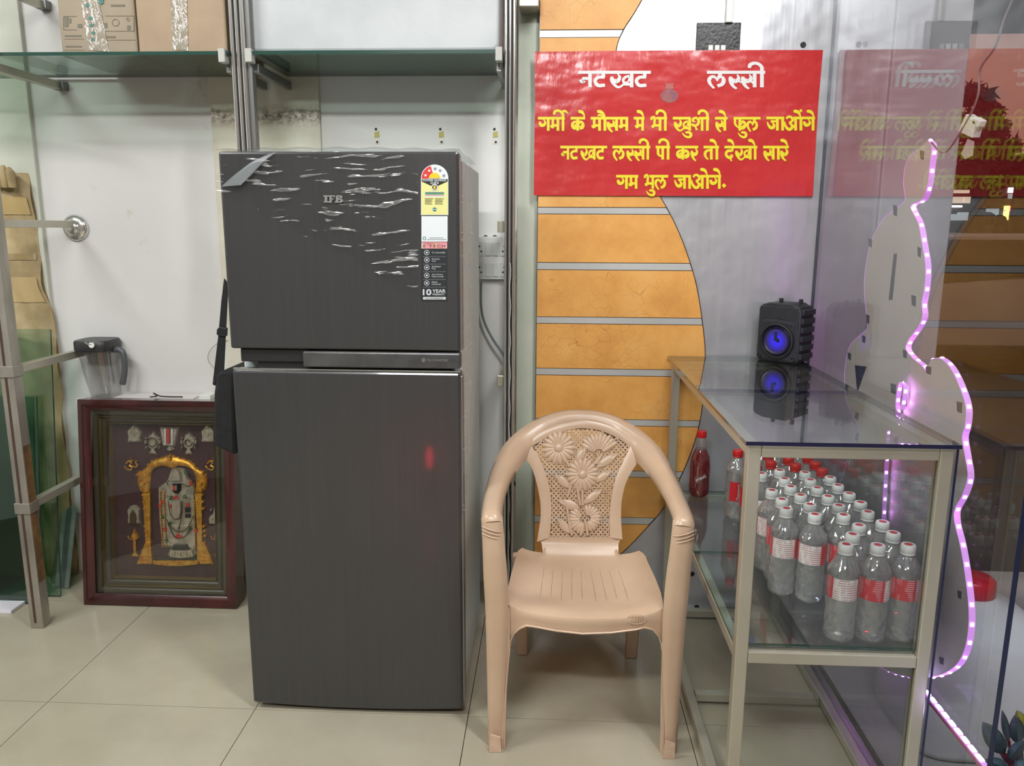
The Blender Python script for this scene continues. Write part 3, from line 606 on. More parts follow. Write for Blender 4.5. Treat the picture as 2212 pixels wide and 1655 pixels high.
def sweep(path, depth, nsec=10, dfun=None):
    """path rows (x,y,z,nx,ny,nz,w); arched band"""
    mb = MB(); R = []
    for i, r in enumerate(path):
        p = V(r[:3]); a, b_ = V(path[max(i-1, 0)][:3]), V(path[min(i+1, len(path)-1)][:3]); t = (b_-a).normalized()
        n = V(r[3:6]); n = (n-t*n.dot(t)).normalized(); s_ = t.cross(n); w_ = r[6]/2; dd = dfun(i/(len(path)-1)) if dfun else depth; ring = []
        for k in range(nsec+1):
            q = -1+2*k/nsec; ring.append(p+s_*(w_*q)+n*(dd*((1-abs(q)**3.2)-.5)))
        for k in range(nsec, -1, -1):
            q = -1+2*k/nsec; ring.append(p+s_*(w_*q*.88)+n*(dd*((1-abs(q)**3.2)-.5)-.0055-.001))
        R.append(ring)
    m_ = len(R[0]); vs = [v for r in R for v in r]
    fs = [(i*m_+k, i*m_+(k+1) % m_, (i+1)*m_+(k+1) % m_, (i+1)*m_+k) for i in range(len(R)-1) for k in range(m_)]
    fs += [tuple(range(m_)), tuple(range((len(R)-1)*m_, len(R)*m_))]
    return mb.add(vs, fs)
mir = lambda rs: [(-r[0], r[1], r[2], -r[3], r[4], r[5], r[6]) for r in rs]
shift = lambda rs: [(r[0]+XC,)+tuple(r[1:]) for r in rs]
full = shift(H[::-1]+mir(H)[1:])
sweep(catmull(full, 7), .024, dfun=lambda t: .012+.013*min(1, min(t, 1-t)*4)).build('back_frame', PL, ch, smooth=60)
for sgn in (0, 1):
    L2 = shift(mir(Lg) if sgn else Lg)
    leg = sweep(catmull(L2, 7), .022, dfun=lambda t: .011).build('leg', PL, ch, smooth=60)
    # depth wall of the leg channel
    sx_ = -1 if not sgn else 1
    m = MB(); pts = catmull(L2[1:], 4)
    inner = [V((r[0]-sx_*r[6]*.46, r[1]+.004, r[2])) for r in pts]; outer = [V((r[0]+sx_*r[6]*.46, r[1]+.004, r[2])) for r in pts]
    for edge, dp in ((outer, .048),):
        k0 = len(edge); vs = edge+[p+V((0, dp, 0)) for p in edge]+[p+V((-sx_*.004, dp, 0)) for p in edge]+[p+V((-sx_*.004, 0, 0)) for p in edge]
        m.add(vs, [(i, i+1, k0+i+1, k0+i) for i in range(k0-1)]+[(k0+i, k0+i+1, 2*k0+i+1, 2*k0+i) for i in range(k0-1)]+[(2*k0+i, 2*k0+i+1, 3*k0+i+1, 3*k0+i) for i in range(k0-1)])
    m.build('leg_flange', PL, leg, smooth=40)
    # raised foot patch, scuffed paler
    r0, r1 = L2[-2], L2[-1]
    m = MB(); m.prism([(r1[0]-.017, 1.7690, .001), (r1[0]+.014, 1.7690, .001), (r1[0]+.012, 1.7665, .045), (r1[0]-.012, 1.7665, .052)], (0, .004, 0)); m.build('foot', mottled('scuffed_plastic', rgb(212, 186, 164), rgb(200, 170, 146), 40, .5), ch)
    # three moulded ridges at the front bend of the arm
    for k in range(3):
        a0 = L2[0]; m = MB(); pp = []
        for j in range(11):
            q = -1+2*j/10; xx = a0[0]+q*.024; zz = a0[2]-.010-k*.009-.012*abs(q+(.9 if not sgn else -.9))*.6; pp.append((xx, 1.7705+.010*abs(q)**3.2, zz))
        m.tube(pp, .0017, 6); m.build('ridge', PL, ch, smooth=60)
# seat
def seatp(u, v, dz=0):
    """u -1..1 across, v 0 back..1 front"""
    hw = interp([(0, .166), (.06, .178), (.55, .190), (.8, .193), (1, .190)], v); dx = u*hw
    Y = lerp(2.125, 1.796, v)-(.026*(1-u*u) if v > .8 else 0)*(max(0, v-.8)/.2)**1.2
    z = .388-.016*(1-abs(u)**2.5)*max(0, math.sin(math.pi*min(1, v*1.02)))**.7+.014*abs(u)**6
    z -= .006*(1-u*u)*v
    if v > .9: z -= .010*((v-.9)/.1)**2
    if v < .1: z += .020*((.1-v)/.1)**2*(1 if abs(u) < .62 else 0)
    return V((XC+dx, Y, z+dz))
def M_seat():
    n = NM('beige_seat_plastic').set(rough=.30, spec=.5)
    a = n.ramp(n.noise(5, 6, rough=.6), [(.3, rgb(186, 158, 132)), (.7, rgb(200, 173, 147))])
    g = n.ramp(n.noise(26, 6, (1, 1, 1), .7), [(.68, (0, 0, 0, 1)), (.78, (.5, .5, .5, 1))]); n.l(n.mix(g, a, rgb(150, 122, 100)), n.b.inputs['Base Color']); return n.m
m = MB(); nu, nv = 41, 26; top = [seatp(-1+2*i/(nu-1), j/(nv-1)) for i in range(nu) for j in range(nv)]; bot = [seatp(-1+2*i/(nu-1), j/(nv-1), -.006) for i in range(nu) for j in range(nv)]
m.add(top, [(i*nv+j, (i+1)*nv+j, (i+1)*nv+j+1, i*nv+j+1) for i in range(nu-1) for j in range(nv-1)])
m.add(bot, [(i*nv+j, i*nv+j+1, (i+1)*nv+j+1, (i+1)*nv+j) for i in range(nu-1) for j in range(nv-1)])
rim = [(i, 0) for i in range(nu)]+[(nu-1, j) for j in range(1, nv)]+[(i, nv-1) for i in range(nu-2, -1, -1)]+[(0, j) for j in range(nv-2, 0, -1)]
q = len(rim); m.add([top[i*nv+j] for i, j in rim]+[bot[i*nv+j] for i, j in rim], [(k, (k+1) % q, q+(k+1) % q, q+k) for k in range(q)])
seat = m.build('seat', M_seat(), ch, smooth=50)
GRV = mat('groove_line', rgb(168, 138, 114), .6)
for k in range(9):
    u = -.56+1.12*k/8; m = MB(); pp = [seatp(u+(.03 if k > 4 else -.02)*math.sin(j), v) for j, v in ((0, .22+.02*(k % 3)), (.5, .45), (1, .80-.02*((k+1) % 3)))]
    m.tube([p+V((0, 0, -.0002)) for p in pp], .0005, 4); m.build('groove', GRV, seat)
# apron with the arch between the front legs
ytop = lambda u: seatp(u, 1).z
arch_px = [(1101, 1400), (1103, 1384), (1110, 1369), (1122, 1357), (1137, 1349), (1160, 1350), (1200, 1355), (1258, 1360), (1320, 1359), (1370, 1356), (1391, 1353), (1409, 1359), (1424, 1376), (1430, 1395), (1431, 1405)]
arch = [(hy(x, y, 1.79).x-XC, hy(x, y, 1.79).z) for x, y in arch_px]
arch = [((a-b_)/2 if False else a, z) for (a, z), (b_, _) in zip(arch, arch[::-1])]
m = MB(); n = 40; fv = []; xa0, xa1 = arch[0][0], arch[-1][0]
for k in range(n+1):
    dx = lerp(xa0, xa1, k/n); u = max(-1, min(1, dx/.190)); p = seatp(u, 1); zb_ = interp(arch, dx)
    for t in (0, .12, .5, 1): fv.append(V((XC+dx, p.y-.004*math.sin(math.pi*min(t*4, 1)/1.0)*.5+.002*t, lerp(p.z-.001, zb_, t))))
m.add(fv, [(4*k+j, 4*k+j+1, 4*k+5+j, 4*k+4+j) for k in range(n) for j in range(3)])
m.add([v+V((0, .006, 0)) for v in fv], [(4*k+j, 4*k+4+j, 4*k+5+j, 4*k+j+1) for k in range(n) for j in range(3)])
m.add([fv[4*k+3] for k in range(n+1)]+[fv[4*k+3]+V((0, .02, .0)) for k in range(n+1)], [(k, k+1, n+2+k, n+1+k) for k in range(n)])
ap = m.build('apron', PL, ch, smooth=40)
m = MB(); pts = [V((XC+a, seatp(max(-1, min(1, a/.19)), 1).y-.001, z)) for a, z in arch]; m.tube(pts, .0030, 6); m.build('apron_bead', PL, ap, smooth=60)
for sg in (-1, 1):   # flange strips running down from the apron to the floor
    px_in = [(1101, 1402), (1097, 1440), (1093, 1489), (1091, 1560), (1090, 1617)] if sg < 0 else [(1431, 1405), (1432, 1440), (1432, 1489), (1433, 1560), (1433, 1626)]
    I = [hy(x, y, 1.786) for x, y in px_in]; I = [V((p.x, 1.786, max(p.z, 0))) for p in I]
    tops = V((XC+arch[0 if sg < 0 else -1][0], 1.786, ytop(.98)-.004)); O = [V((p.x+sg*.020, 1.786, p.z)) for k, p in enumerate(I)]
    P = [tops]+I; Q = [V((XC+sg*.196, 1.784, tops.z+.006))]+O; n = len(P); m = MB()
    m.add(P+Q+[p+V((0, .006, 0)) for p in P]+[p+V((0, .006, 0)) for p in Q], [(i, i+1, n+i+1, n+i) for i in range(n-1)]+[(2*n+i, 3*n+i, 3*n+i+1, 2*n+i+1) for i in range(n-1)]+[(i, 2*n+i, 2*n+i+1, i+1) for i in range(n-1)])
    m.build('front_flange', PL, ch, smooth=30)
    m = MB(); m.tube([p+V((0, -.001, 0)) for p in I], .0025, 6); m.build('flange_bead', PL, ch, smooth=60)
# moulded oval emblem on the apron
pc = hy(1374, 1335, 1.785); yy = seatp((pc.x-XC)/.19, 1).y-.003
m = MB(); m.tube([(pc.x+.0225*math.cos(a), yy, pc.z+.0125*math.sin(a)) for a in (2*math.pi*k/28 for k in range(29))], .0009, 5, caps=False); em = m.build('emblem_ring', PL, ap, smooth=60)
m = MB()
for k in range(9):
    x = pc.x-.017+k*.0042; h = .0095*math.sqrt(max(0, 1-((x-pc.x)/.021)**2)); m.tube([(x, yy, pc.z-h), (x+.0015*(k % 2), yy, pc.z+h)], .0007, 4)
m.build('emblem_relief', PL, ap, kind='stuff')
# rear legs
for sg, px0, px1, py in ((-1, 1112, 1142, 1421), (1, 1347, 1383, 1431)):
    dx = sg*.169; m = MB(); a = []
    for z, Y, wd in ((0, 2.235, .036), (.12, 2.215, .038), (.25, 2.18, .044), (.375, 2.13, .052)): a.append((z, Y, wd))
    vs = []
    for z, Y, wd in a: vs += [V((XC+dx-wd/2, Y, z)), V((XC+dx+wd/2, Y, z)), V((XC+dx+wd/2, Y+.028, z)), V((XC+dx-wd/2, Y+.028, z))]
    m.add(vs, [(4*i+k, 4*i+(k+1) % 4, 4*i+4+(k+1) % 4, 4*i+4+k) for i in range(3) for k in range(4)]+[(0, 1, 2, 3), (12, 13, 14, 15)]); m.build('leg', PL, ch, bevel=.004, smooth=50)
# back panel plane
B0 = V((0, 2.140, .395)); BU = V((0, .125, .375)).normalized(); BN = V((0, -BU.z, BU.y))
def bk(px, py, off=0): p = hp(px, py, B0, BN); return p+BN*off
def symm(L): return L
iL = [(1140, 948), (1149, 965), (1165, 990), (1179, 1024), (1189, 1065), (1191, 1102), (1190, 1130), (1187, 1161)]
oL = [(1112, 962), (1129, 986), (1146, 1005), (1158, 1039), (1166, 1077), (1168, 1110), (1165, 1138), (1160, 1170)]
iR = [(1372, 950), (1361, 966), (1344, 1000), (1329, 1034), (1320, 1073), (1316, 1114), (1316, 1138), (1317, 1161)]
oR = [(1398, 966), (1380, 995), (1366, 1015), (1351, 1044), (1343, 1077), (1341, 1100), (1341, 1126), (1344, 1165)]
topA = [(1149, 965), (1189, 942), (1219, 932), (1250, 926), (1275, 927), (1298, 931), (1334, 947), (1361, 966)]
hoopin = [(1120, 975), (1160, 938), (1205, 918), (1250, 910), (1280, 911), (1320, 922), (1355, 945), (1395, 978)]
def band(A, B_, name, off=.010):
    A, B_ = catmull(A, 4), catmull(B_, 4); n = len(A); m = MB(); F = [bk(*p, off) for p in A]+[bk(*p, off) for p in B_]
    mid = [bk((a[0]+b_[0])/2, (a[1]+b_[1])/2, off+.004) for a, b_ in zip(A, B_)]
    vs = [bk(*p, off) for p in A]+mid+[bk(*p, off) for p in B_]+[bk(*p, off-.010) for p in A]+[bk(*p, off-.010) for p in B_]
    fs = []
    for i in range(n-1):
        fs += [(i, i+1, n+i+1, n+i), (n+i, n+i+1, 2*n+i+1, 2*n+i), (i, 3*n+i, 3*n+i+1, i+1), (2*n+i, 2*n+i+1, 4*n+i+1, 4*n+i), (3*n+i, 4*n+i, 4*n+i+1, 3*n+i+1)]
    m.add(vs, fs); return m.build(name, PL, ch, smooth=50)
band(iL, oL, 'back_side_band'); band(oR, iR, 'back_side_band'); band(topA, hoopin, 'back_top_band', .006)
# lower band curving from the back panel into the seat
m = MB(); nu, nv = 31, 10
def lowb(u, v):
    px = lerp(1164, 1342, u) if v < .4 else lerp(lerp(1164, 1156, (v-.4)/.6), lerp(1342, 1353, (v-.4)/.6), u); t = bk(px, 1160, .010); bt = seatp((px-1254)/92*.56, .06)
    k = v; z = lerp(t.z, bt.z, k); Y = lerp(t.y, bt.y, k**2.2)-.0 ; return V((lerp(t.x, bt.x, k), Y, z))
m.grid(nu, nv, lowb); m.grid(nu, nv, lambda u, v: lowb(u, v)+V((0, .006, 0))); m.build('back_lower_band', PL, ch, smooth=80)
# lattice: thin diagonal bars clipped to the opening
poly = [p for p in topA]+iR[2:]+iL[::-1][:-2]
def inside(x, y):
    c_ = False; j = len(poly)-1
    for i in range(len(poly)):
        (x1, y1), (x2, y2) = poly[i], poly[j]
        if (y1 > y) != (y2 > y) and x < (x2-x1)*(y-y1)/(y2-y1)+x1: c_ = not c_
        j = i
    return c_
m = MB(); sp = 9.6
for dirn in (1, -1):
    for k in range(-60, 60):
        run = []; c0 = 1254+k*sp
        for j in range(0, 125):
            y = 924+j*2; x = c0+dirn*(y-1040)*.92
            if inside(x, y): run.append((x, y))
            else:
                if len(run) > 1: 
                    a, b_ = bk(*run[0], .004), bk(*run[-1], .004); m.bar(a, b_, .0042, .0036, up=BN)
                run = []
        if len(run) > 1: m.bar(bk(*run[0], .004), bk(*run[-1], .004), .0034, .0034, up=BN)
m.build('lattice', PL, ch, kind='stuff')
def cr(x, y): return (1020+x/4.138, 860+y/4.138)
def petal(m, cx, cy, ang, r0, r1, wd, h0, h1, px=True):
    """pillow shaped petal in crop coordinates"""
    c_, s_ = math.cos(ang), math.sin(ang); n = 5; vs = []
    for i in range(n+1):
        t = i/n; r = lerp(r0, r1, t); w_ = wd*(.35+.65*math.sin(math.pi*min(1, .15+.72*t))); w_ = w_ if i < n else w_*.45
        for q, hq in ((-1, 0), (-.5, .75), (0, 1), (.5, .75), (1, 0)):
            x = cx+c_*r-s_*w_*q; y = cy+s_*r+c_*w_*q; hh = h0+(h1*hq)*(math.sin(math.pi*min(.9, .2+.65*t)))*(1 if i < n else .3); vs.append(bk(*cr(x, y), .006+hh))
    m.add(vs, [(5*i+k, 5*i+k+1, 5*i+6+k, 5*i+5+k) for i in range(n) for k in range(4)])
def flower(cx, cy, r, angs, nm='flower', disc=True, wd=None, sy=1):
    m = MB(); k = len(angs)
    for i, a in enumerate(angs): petal(m, cx, cy, a, r*.22, r*(1 if i % 2 else .97), wd or r*.155, .002+.0008*(i % 2), .0048)
    fl_ = m.build(nm, PL, ch, smooth=60)
    if disc:
        m = MB(); n = 14; vs = [bk(*cr(cx, cy), .0150)]
        for rr, hh in ((.14, .0145), (.27, .012), (.31, .007)):
            vs += [bk(*cr(cx+r*rr*math.cos(2*math.pi*j/n), cy+r*rr*math.sin(2*math.pi*j/n)), hh) for j in range(n)]
        m.add(vs, [(0, 1+j, 1+(j+1) % n) for j in range(n)]+[(1+i*n+j, 1+i*n+(j+1) % n, 1+(i+1)*n+(j+1) % n, 1+(i+1)*n+j) for i in range(2) for j in range(n)]); m.build('flower_centre', PL, fl_, smooth=60)
    return fl_
R2 = math.radians
flower(772, 446, 152, [2*math.pi*k/17 for k in range(17)]); flower(985, 684, 152, [2*math.pi*k/18 for k in range(18)])
flower(1130, 500, 190, [R2(a) for a in range(-150, -20, 13)], disc=False, wd=24)
flower(990, 1085, 135, [R2(a) for a in list(range(95, 235, 17))], disc=False, wd=22); flower(1030, 1075, 125, [R2(a) for a in list(range(-95, 85, 17))], disc=False, wd=21)
def leaf(tip, base, wd):
    (tx, ty), (bx, by) = tip, base; dx, dy = tx-bx, ty-by; L = math.hypot(dx, dy); ux, uy = dx/L, dy/L; m = MB(); n = 8; vs = []
    for i in range(n+1):
        t = i/n; w_ = wd*max(0, math.sin(math.pi*(.06+.94*t)))**.8*(1-.25*t) if i < n else .5
        for q, hq in ((-1, 0), (-.5, .0036), (0, .0022), (.5, .0036), (1, 0)):
            vs.append(bk(*cr(bx+ux*L*t-uy*w_*q, by+uy*L*t+ux*w_*q), .0078+hq*(1 if 0 < i < n else .2)))
    m.add(vs, [(5*i+k, 5*i+k+1, 5*i+6+k, 5*i+5+k) for i in range(n) for k in range(4)]); lf = m.build('leaf', PL, ch, smooth=50)
for a in (((1020, 425), (930, 575), 42), ((1312, 490), (1112, 618), 44), ((1245, 650), (1100, 748), 40), ((733, 680), (868, 800), 42), ((1170, 808), (1000, 940), 42), ((765, 915), (955, 985), 46), ((757, 1068), (872, 1205), 42)): leaf(*a)
for P in ([(830, 540), (850, 580), (862, 615)], [(1105, 490), (1125, 530), (1085, 600)], [(885, 780), (868, 830), (848, 890)], [(930, 775), (948, 860), (965, 960)], [(985, 820), (983, 890), (988, 960)], [(845, 960), (862, 1090), (892, 1228)], [(965, 1140), (972, 1180), (972, 1228)], [(1005, 1090), (1022, 1160), (1032, 1228)], [(1160, 500), (1110, 590)]):
    m = MB(); m.tube([bk(*cr(*p), .0085) for p in catmull(P, 4)], .0042, 7); m.build('stem', PL, ch, smooth=60)

# ---------------------------------------------------------------- glass display case
CX0, CX1, CY0, CY1, CZ = .390, .783, 1.505, 2.515, .893
cs = thing('display_case', 'glass display case with stainless steel tube frame full of bottles', 'display case', (.59, 2.0, 0))
t = .026
for x in (CX0, CX1-t):
    for y in (CY0, CY1-t): m = MB(); m.box((x, y, 0), (x+t, y+t, CZ-.004)); m.build('leg', INOX, cs, bevel=.002)
def rail(a, b_, nm='rail'): m = MB(); m.box(a, b_); m.build(nm, INOX, cs, bevel=.002)
ZS = .448
for z in (CZ-.004-t, ZS-t, .012):
    for y in (CY0, CY1-t): 
        if z == .012 and y == CY0: pass
        rail((CX0+t+.0005, y+.001, z), (CX1-t-.0005, y+t-.001, z+t-.001))
    for x in (CX0, CX1-t): rail((x+.001, CY0+t+.0005, z), (x+t-.001, CY1-t-.0005, z+t-.001))
for z in (.012,): rail((CX0+t+.001, 2.0, z+.001), (CX1-t-.001, 2.0+t, z+t-.002), 'cross_rail')
CG = clear('case_top_glass', (.91, .955, .935), 1.5, gain=1.5, extra=.03)
SG = clear('case_shelf_glass', (.88, .93, .91), 1.5, gain=1.2, extra=.02)
FG = clear('case_front_glass', (.93, .95, .95), 1.5, extra=.035)
ymid = 2.008
pane('glass_top', (CX0-.008, ymid+.001, CZ-.003), (CX1+.008, CY1+.03, CZ+.005), 2, CG, GEDGE, cs)
pane('glass_top', (CX0-.008, CY0-.010, CZ-.003), (CX1+.008, ymid-.001, CZ+.005), 2, CG, BEDGE, cs)
pane('glass_shelf', (CX0+.003, ymid+.001, ZS), (CX1-.003, CY1-.003, ZS+.006), 2, SG, GEDGE, cs)
pane('glass_shelf', (CX0+.003, CY0+t+.001, ZS), (CX1-.003, ymid-.001, ZS+.006), 2, SG, GEDGE, cs)
pane('front_pane', (CX0+t+.001, CY0+.010, ZS+.008), (CX1-t-.001, CY0+.014, CZ-.004-t-.001), 1, FG, GEDGE, cs)
pane('front_pane', (CX0+t+.001, CY0+.010, .04), (CX1-t-.001, CY0+.014, ZS-t-.001), 1, FG, GEDGE, cs)
pane('side_pane', (CX1+.001, CY0-.004, .02), (CX1+.006, CY1, CZ-.005), 0, FG, BEDGE, cs)

# ---------------------------------------------------------------- bottles
def pet(name, tint, ribs=True, milk=.50):
    n = NM(name); n.t.nodes.remove(n.b)
    tr = n.n('ShaderNodeBsdfTransparent'); tr.inputs[0].default_value = (*tint, 1)
    rf = n.n('ShaderNodeBsdfGlass'); rf.inputs['IOR'].default_value = 1.22; rf.inputs['Roughness'].default_value = .02; rf.inputs[0].default_value = (*[min(1, c+.03) for c in tint], 1)
    gl = n.n('ShaderNodeBsdfGlossy'); gl.inputs['Roughness'].default_value = .07
    tc = n.n('ShaderNodeTexCoord')
    w1 = n.n('ShaderNodeTexVoronoi'); w1.inputs['Scale'].default_value = 48; mp = n.n('ShaderNodeMapping'); mp.inputs['Rotation'].default_value = (.5, .4, .3); mp.inputs['Scale'].default_value = (1, 1, .6)
    n.l(tc.outputs['Object'], mp.inputs[0]); n.l(mp.outputs[0], w1.inputs['Vector'])
    b_ = n.n('ShaderNodeBump'); b_.inputs['Strength'].default_value = .5 if ribs else .2; b_.inputs['Distance'].default_value = .006; n.l(w1.outputs['Distance'], b_.inputs['Height'])
    for s_ in (rf, gl): n.l(b_.outputs[0], s_.inputs['Normal'])
    lw = thin_fresnel(n, 1.45)
    m1 = n.n('ShaderNodeMixShader'); m1.inputs[0].default_value = .42; df = n.n('ShaderNodeBsdfTranslucent'); df.inputs[0].default_value = (*[min(1, c*.97) for c in tint], 1); d2 = n.n('ShaderNodeBsdfDiffuse'); d2.inputs[0].default_value = df.inputs[0].default_value; n.l(b_.outputs[0], d2.inputs['Normal']); m0 = n.n('ShaderNodeMixShader'); n.l(df.outputs[0], m0.inputs[1]); n.l(d2.outputs[0], m0.inputs[2]); m9 = n.n('ShaderNodeMixShader'); m9.inputs[0].default_value = milk; n.l(tr.outputs[0], m9.inputs[1]); n.l(m0.outputs[0], m9.inputs[2]); n.l(m9.outputs[0], m1.inputs[1]); n.l(rf.outputs[0], m1.inputs[2])
    ma = n.n('ShaderNodeMath', operation='MULTIPLY_ADD'); ma.inputs[1].default_value = .75; ma.inputs[2].default_value = .20; n.l(lw.outputs[0], ma.inputs[0])
    m2 = n.n('ShaderNodeMixShader'); n.l(ma.outputs[0], m2.inputs[0]); n.l(m1.outputs[0], m2.inputs[1]); n.l(gl.outputs[0], m2.inputs[2]); n.l(m2.outputs[0], n.o.inputs[0]); return n.m
PET = pet('clear_bottle_plastic', (.97, .97, .98)); CAPW = mat('white_cap', rgb(232, 230, 228), .35); CAPR = mat('red_cap', rgb(206, 34, 36), .3)
LRED = NM('red_label').set(rough=.35)
lw_ = LRED.n('ShaderNodeTexWave', wave_type='BANDS', bands_direction='Z'); lw_.inputs['Scale'].default_value = 70; lw_.inputs['Distortion'].default_value = 1; LRED.l(LRED.coords(), lw_.inputs['Vector'])
msk = LRED.ramp(LRED.noise(90, 4, (1, 1, .25)), [(.5, (0, 0, 0, 1)), (.56, (1, 1, 1, 1))]); w2 = LRED.ramp(lw_.outputs[0], [(.62, (0, 0, 0, 1)), (.7, (.75, .75, .75, 1))])
mm = LRED.n('ShaderNodeMix'); mm.data_type = 'RGBA'; mm.blend_type = 'MULTIPLY'; mm.inputs[0].default_value = 1; LRED.l(msk, mm.inputs[6]); LRED.l(w2, mm.inputs[7])
LRED.l(LRED.mix(mm.outputs[2], rgb(206, 38, 50), rgb(236, 200, 200)), LRED.b.inputs['Base Color']); LRED = LRED.m
LWH = NM('white_label').set(rough=.35)
lw_ = LWH.n('ShaderNodeTexWave', wave_type='BANDS', bands_direction='Z'); lw_.inputs['Scale'].default_value = 62; lw_.inputs['Distortion'].default_value = .6; LWH.l(LWH.coords(), lw_.inputs['Vector'])
msk = LWH.ramp(LWH.noise(110, 4, (1, 1, .25)), [(.46, (0, 0, 0, 1)), (.52, (1, 1, 1, 1))]); w2 = LWH.ramp(lw_.outputs[0], [(.6, (0, 0, 0, 1)), (.68, (.8, .8, .8, 1))])
mm = LWH.n('ShaderNodeMix'); mm.data_type = 'RGBA'; mm.blend_type = 'MULTIPLY'; mm.inputs[0].default_value = 1; LWH.l(msk, mm.inputs[6]); LWH.l(w2, mm.inputs[7])
LWH.l(LWH.mix(mm.outputs[2], rgb(236, 232, 228), rgb(196, 90, 104)), LWH.b.inputs['Base Color']); LWH = LWH.m
CRED = mat('cap_print', rgb(196, 44, 54), .4)
def body_prof(): return [(0, .020), (.002, .026), (.008, .0300)]+[(.012+.0062*k, .0314) for k in range(14)]+[(.0965, .0304), (.143, .0304), (.148, .0314), (.156, .0300), (.168, .0240), (.178, .0175), (.185, .0132), (.188, .0125)]
def flute(a, z): return 1+((-.085*abs(math.sin(3*a+z*95))*abs(math.sin(3*a-z*95))) if .010 < z < .094 else 0)+(.035*math.cos(14*a) if .150 < z < .182 else 0)+(.035*math.cos(5*a) if z < .006 else 0)
def make_bottle(label, capm, kind):
    r = thing('water_bottle', label, 'bottle', (0, 0, 0), group=None)
    m = MB(); m.lathe(body_prof(), seg=42, fn=flute); m.build('bottle_body', PET, r, smooth=14)
    m = MB(); m.lathe([(.189, .0145), (.1915, .0150), (.1925, .0143), (.194, .0152), (.207, .0147), (.2095, .0132)], seg=24, fn=lambda a, z: 1+.01*math.cos(24*a)); cp = m.build('cap', capm, r, smooth=50)
    if kind == 'white':
        m = MB(); m.lathe([(.2096, .0085), (.2099, .0001)], seg=16); m.build('cap_print', CRED, cp)
    if kind == 'white':
        for (a0, a1, mt, nm) in ((-.2, 1.5, LRED, 'red_label'), (1.5, 3.3, LWH, 'white_label'), (3.3, 4.6, LRED, 'red_label'), (4.6, 6.083, LWH, 'white_label')):
            m = MB(); m.lathe([(.096, .0309), (.142, .0309)], seg=10, a0=a0, a1=a1); m.build(nm, mt, r, smooth=60)
        # round mark with lettering on the second white field
        ac = 5.34
        def onb(u, v, w_): a = ac+u/.0309; return V((.0313*math.cos(a), .0313*math.sin(a), .119+v))
        for bd, bx in (('NATURAL', (-.017, -.0035, .017, .0035)), ('AQUA', (-.008, .006, .008, .0125)), ('AQUA', (-.008, -.0125, .008, -.006))): text_mesh(bd, 'label_lettering', CRED, r, onb, bx, offset=.02)
    else:
        m = MB(); m.lathe([(.060, .0316), (.118, .0316)], seg=14, a0=3.6, a1=5.6); m.build('red_label', mat('sport_label_red', rgb(196, 30, 44), .35), r, smooth=60)
        def onb(u, v, w_): a = 4.45+u/.032; return V((.0321*math.cos(a), .0321*math.sin(a), .089+v))
        text_mesh('Quansport', 'label_lettering', WPR, r, lambda u, v, w_: onb(-v, u, w_), (-.025, -.006, .025, .006), offset=.01)
    return r
ZB = ZS+.0062
wh = make_bottle('', CAPW, 'white'); rd = make_bottle('', CAPR, 'red')
cc = lambda x, y: (1420+x/3.065, 900+y/3.065)
white = [(700, 400), (810, 382), (985, 397), (1135, 432), (850, 437), (1015, 452), (1187, 484), (895, 489), (1068, 502), (1255, 542), (757, 514), (965, 549), (1132, 557), (1318, 597), (838, 577), (1013, 607), (1205, 622), (1390, 657), (862, 637), (1050, 674), (1250, 687), (1472, 730), (1322, 747), (1557, 797), (1385, 822), (1642, 877), (1275, 893), (1487, 902)]
red = [(547, 245), (665, 228), (735, 218), (710, 268), (825, 242), (868, 225), (785, 266), (870, 281), (893, 258), (972, 270), (760, 322), (905, 327), (1018, 311), (1065, 358), (664, 342)]
placed = []
for kind, L in (('white', white), ('red', red)):
    for x, y in L:
        p = hz(*cc(x, y), ZB+.198); placed.append([kind, p.x, p.y])
placed.sort(key=lambda q: q[2])
for it in range(200):   # bottles stand shoulder to shoulder: push apart until none overlap
    for i in range(len(placed)):
        for j in range(i+1, len(placed)):
            a, b_ = placed[i], placed[j]; dx, dy = b_[1]-a[1], b_[2]-a[2]; d_ = math.hypot(dx, dy) or 1e-6
            if d_ < .0645:
                k = (.0646-d_)/2/d_; a[1] -= dx*k; a[2] -= dy*k; b_[1] += dx*k; b_[2] += dy*k
    for a in placed: a[1] = min(max(a[1], CX0+.036), CX1-.036); a[2] = min(max(a[2], CY0+.062), CY1-.066)
ordn = ['first', 'second', 'third', 'fourth', 'fifth', 'sixth', 'seventh', 'eighth', 'ninth', 'tenth', 'eleventh', 'twelfth', 'thirteenth', 'fourteenth', 'fifteenth']
# describe every bottle by its row (front to back) and place in that row
done = []
for kind, col, cap in (('white', 'white', None), ('red', 'red', None)):
    B = sorted([q for q in placed if q[0] == kind], key=lambda q: q[2]); rowsB = []
    while B:
        f = B[0]; row = [q for q in B if q[2] < f[2]+.052]
        row = sorted(row, key=lambda q: q[1]); rowsB.append(row); B = [q for q in B if q not in row]
    for ri, row in enumerate(rowsB):
        for ci, q in enumerate(row):
            rn = 'front row' if ri == 0 else ('back row' if ri == len(rowsB)-1 else ordn[ri]+' row from the front')
            if len(row) == 1: pn = 'single bottle'
            else: pn = 'leftmost' if ci == 0 else ('rightmost' if ci == len(row)-1 else ordn[ci]+' from left')
            base = 'white-capped water bottle' if kind == 'white' else 'red-capped bottle'
            done.append((q, kind, f'{base}, {pn} in the {rn}' + (' of red caps' if kind == 'red' and len(rn) < 12 else '')))
used = {'white': False, 'red': False}
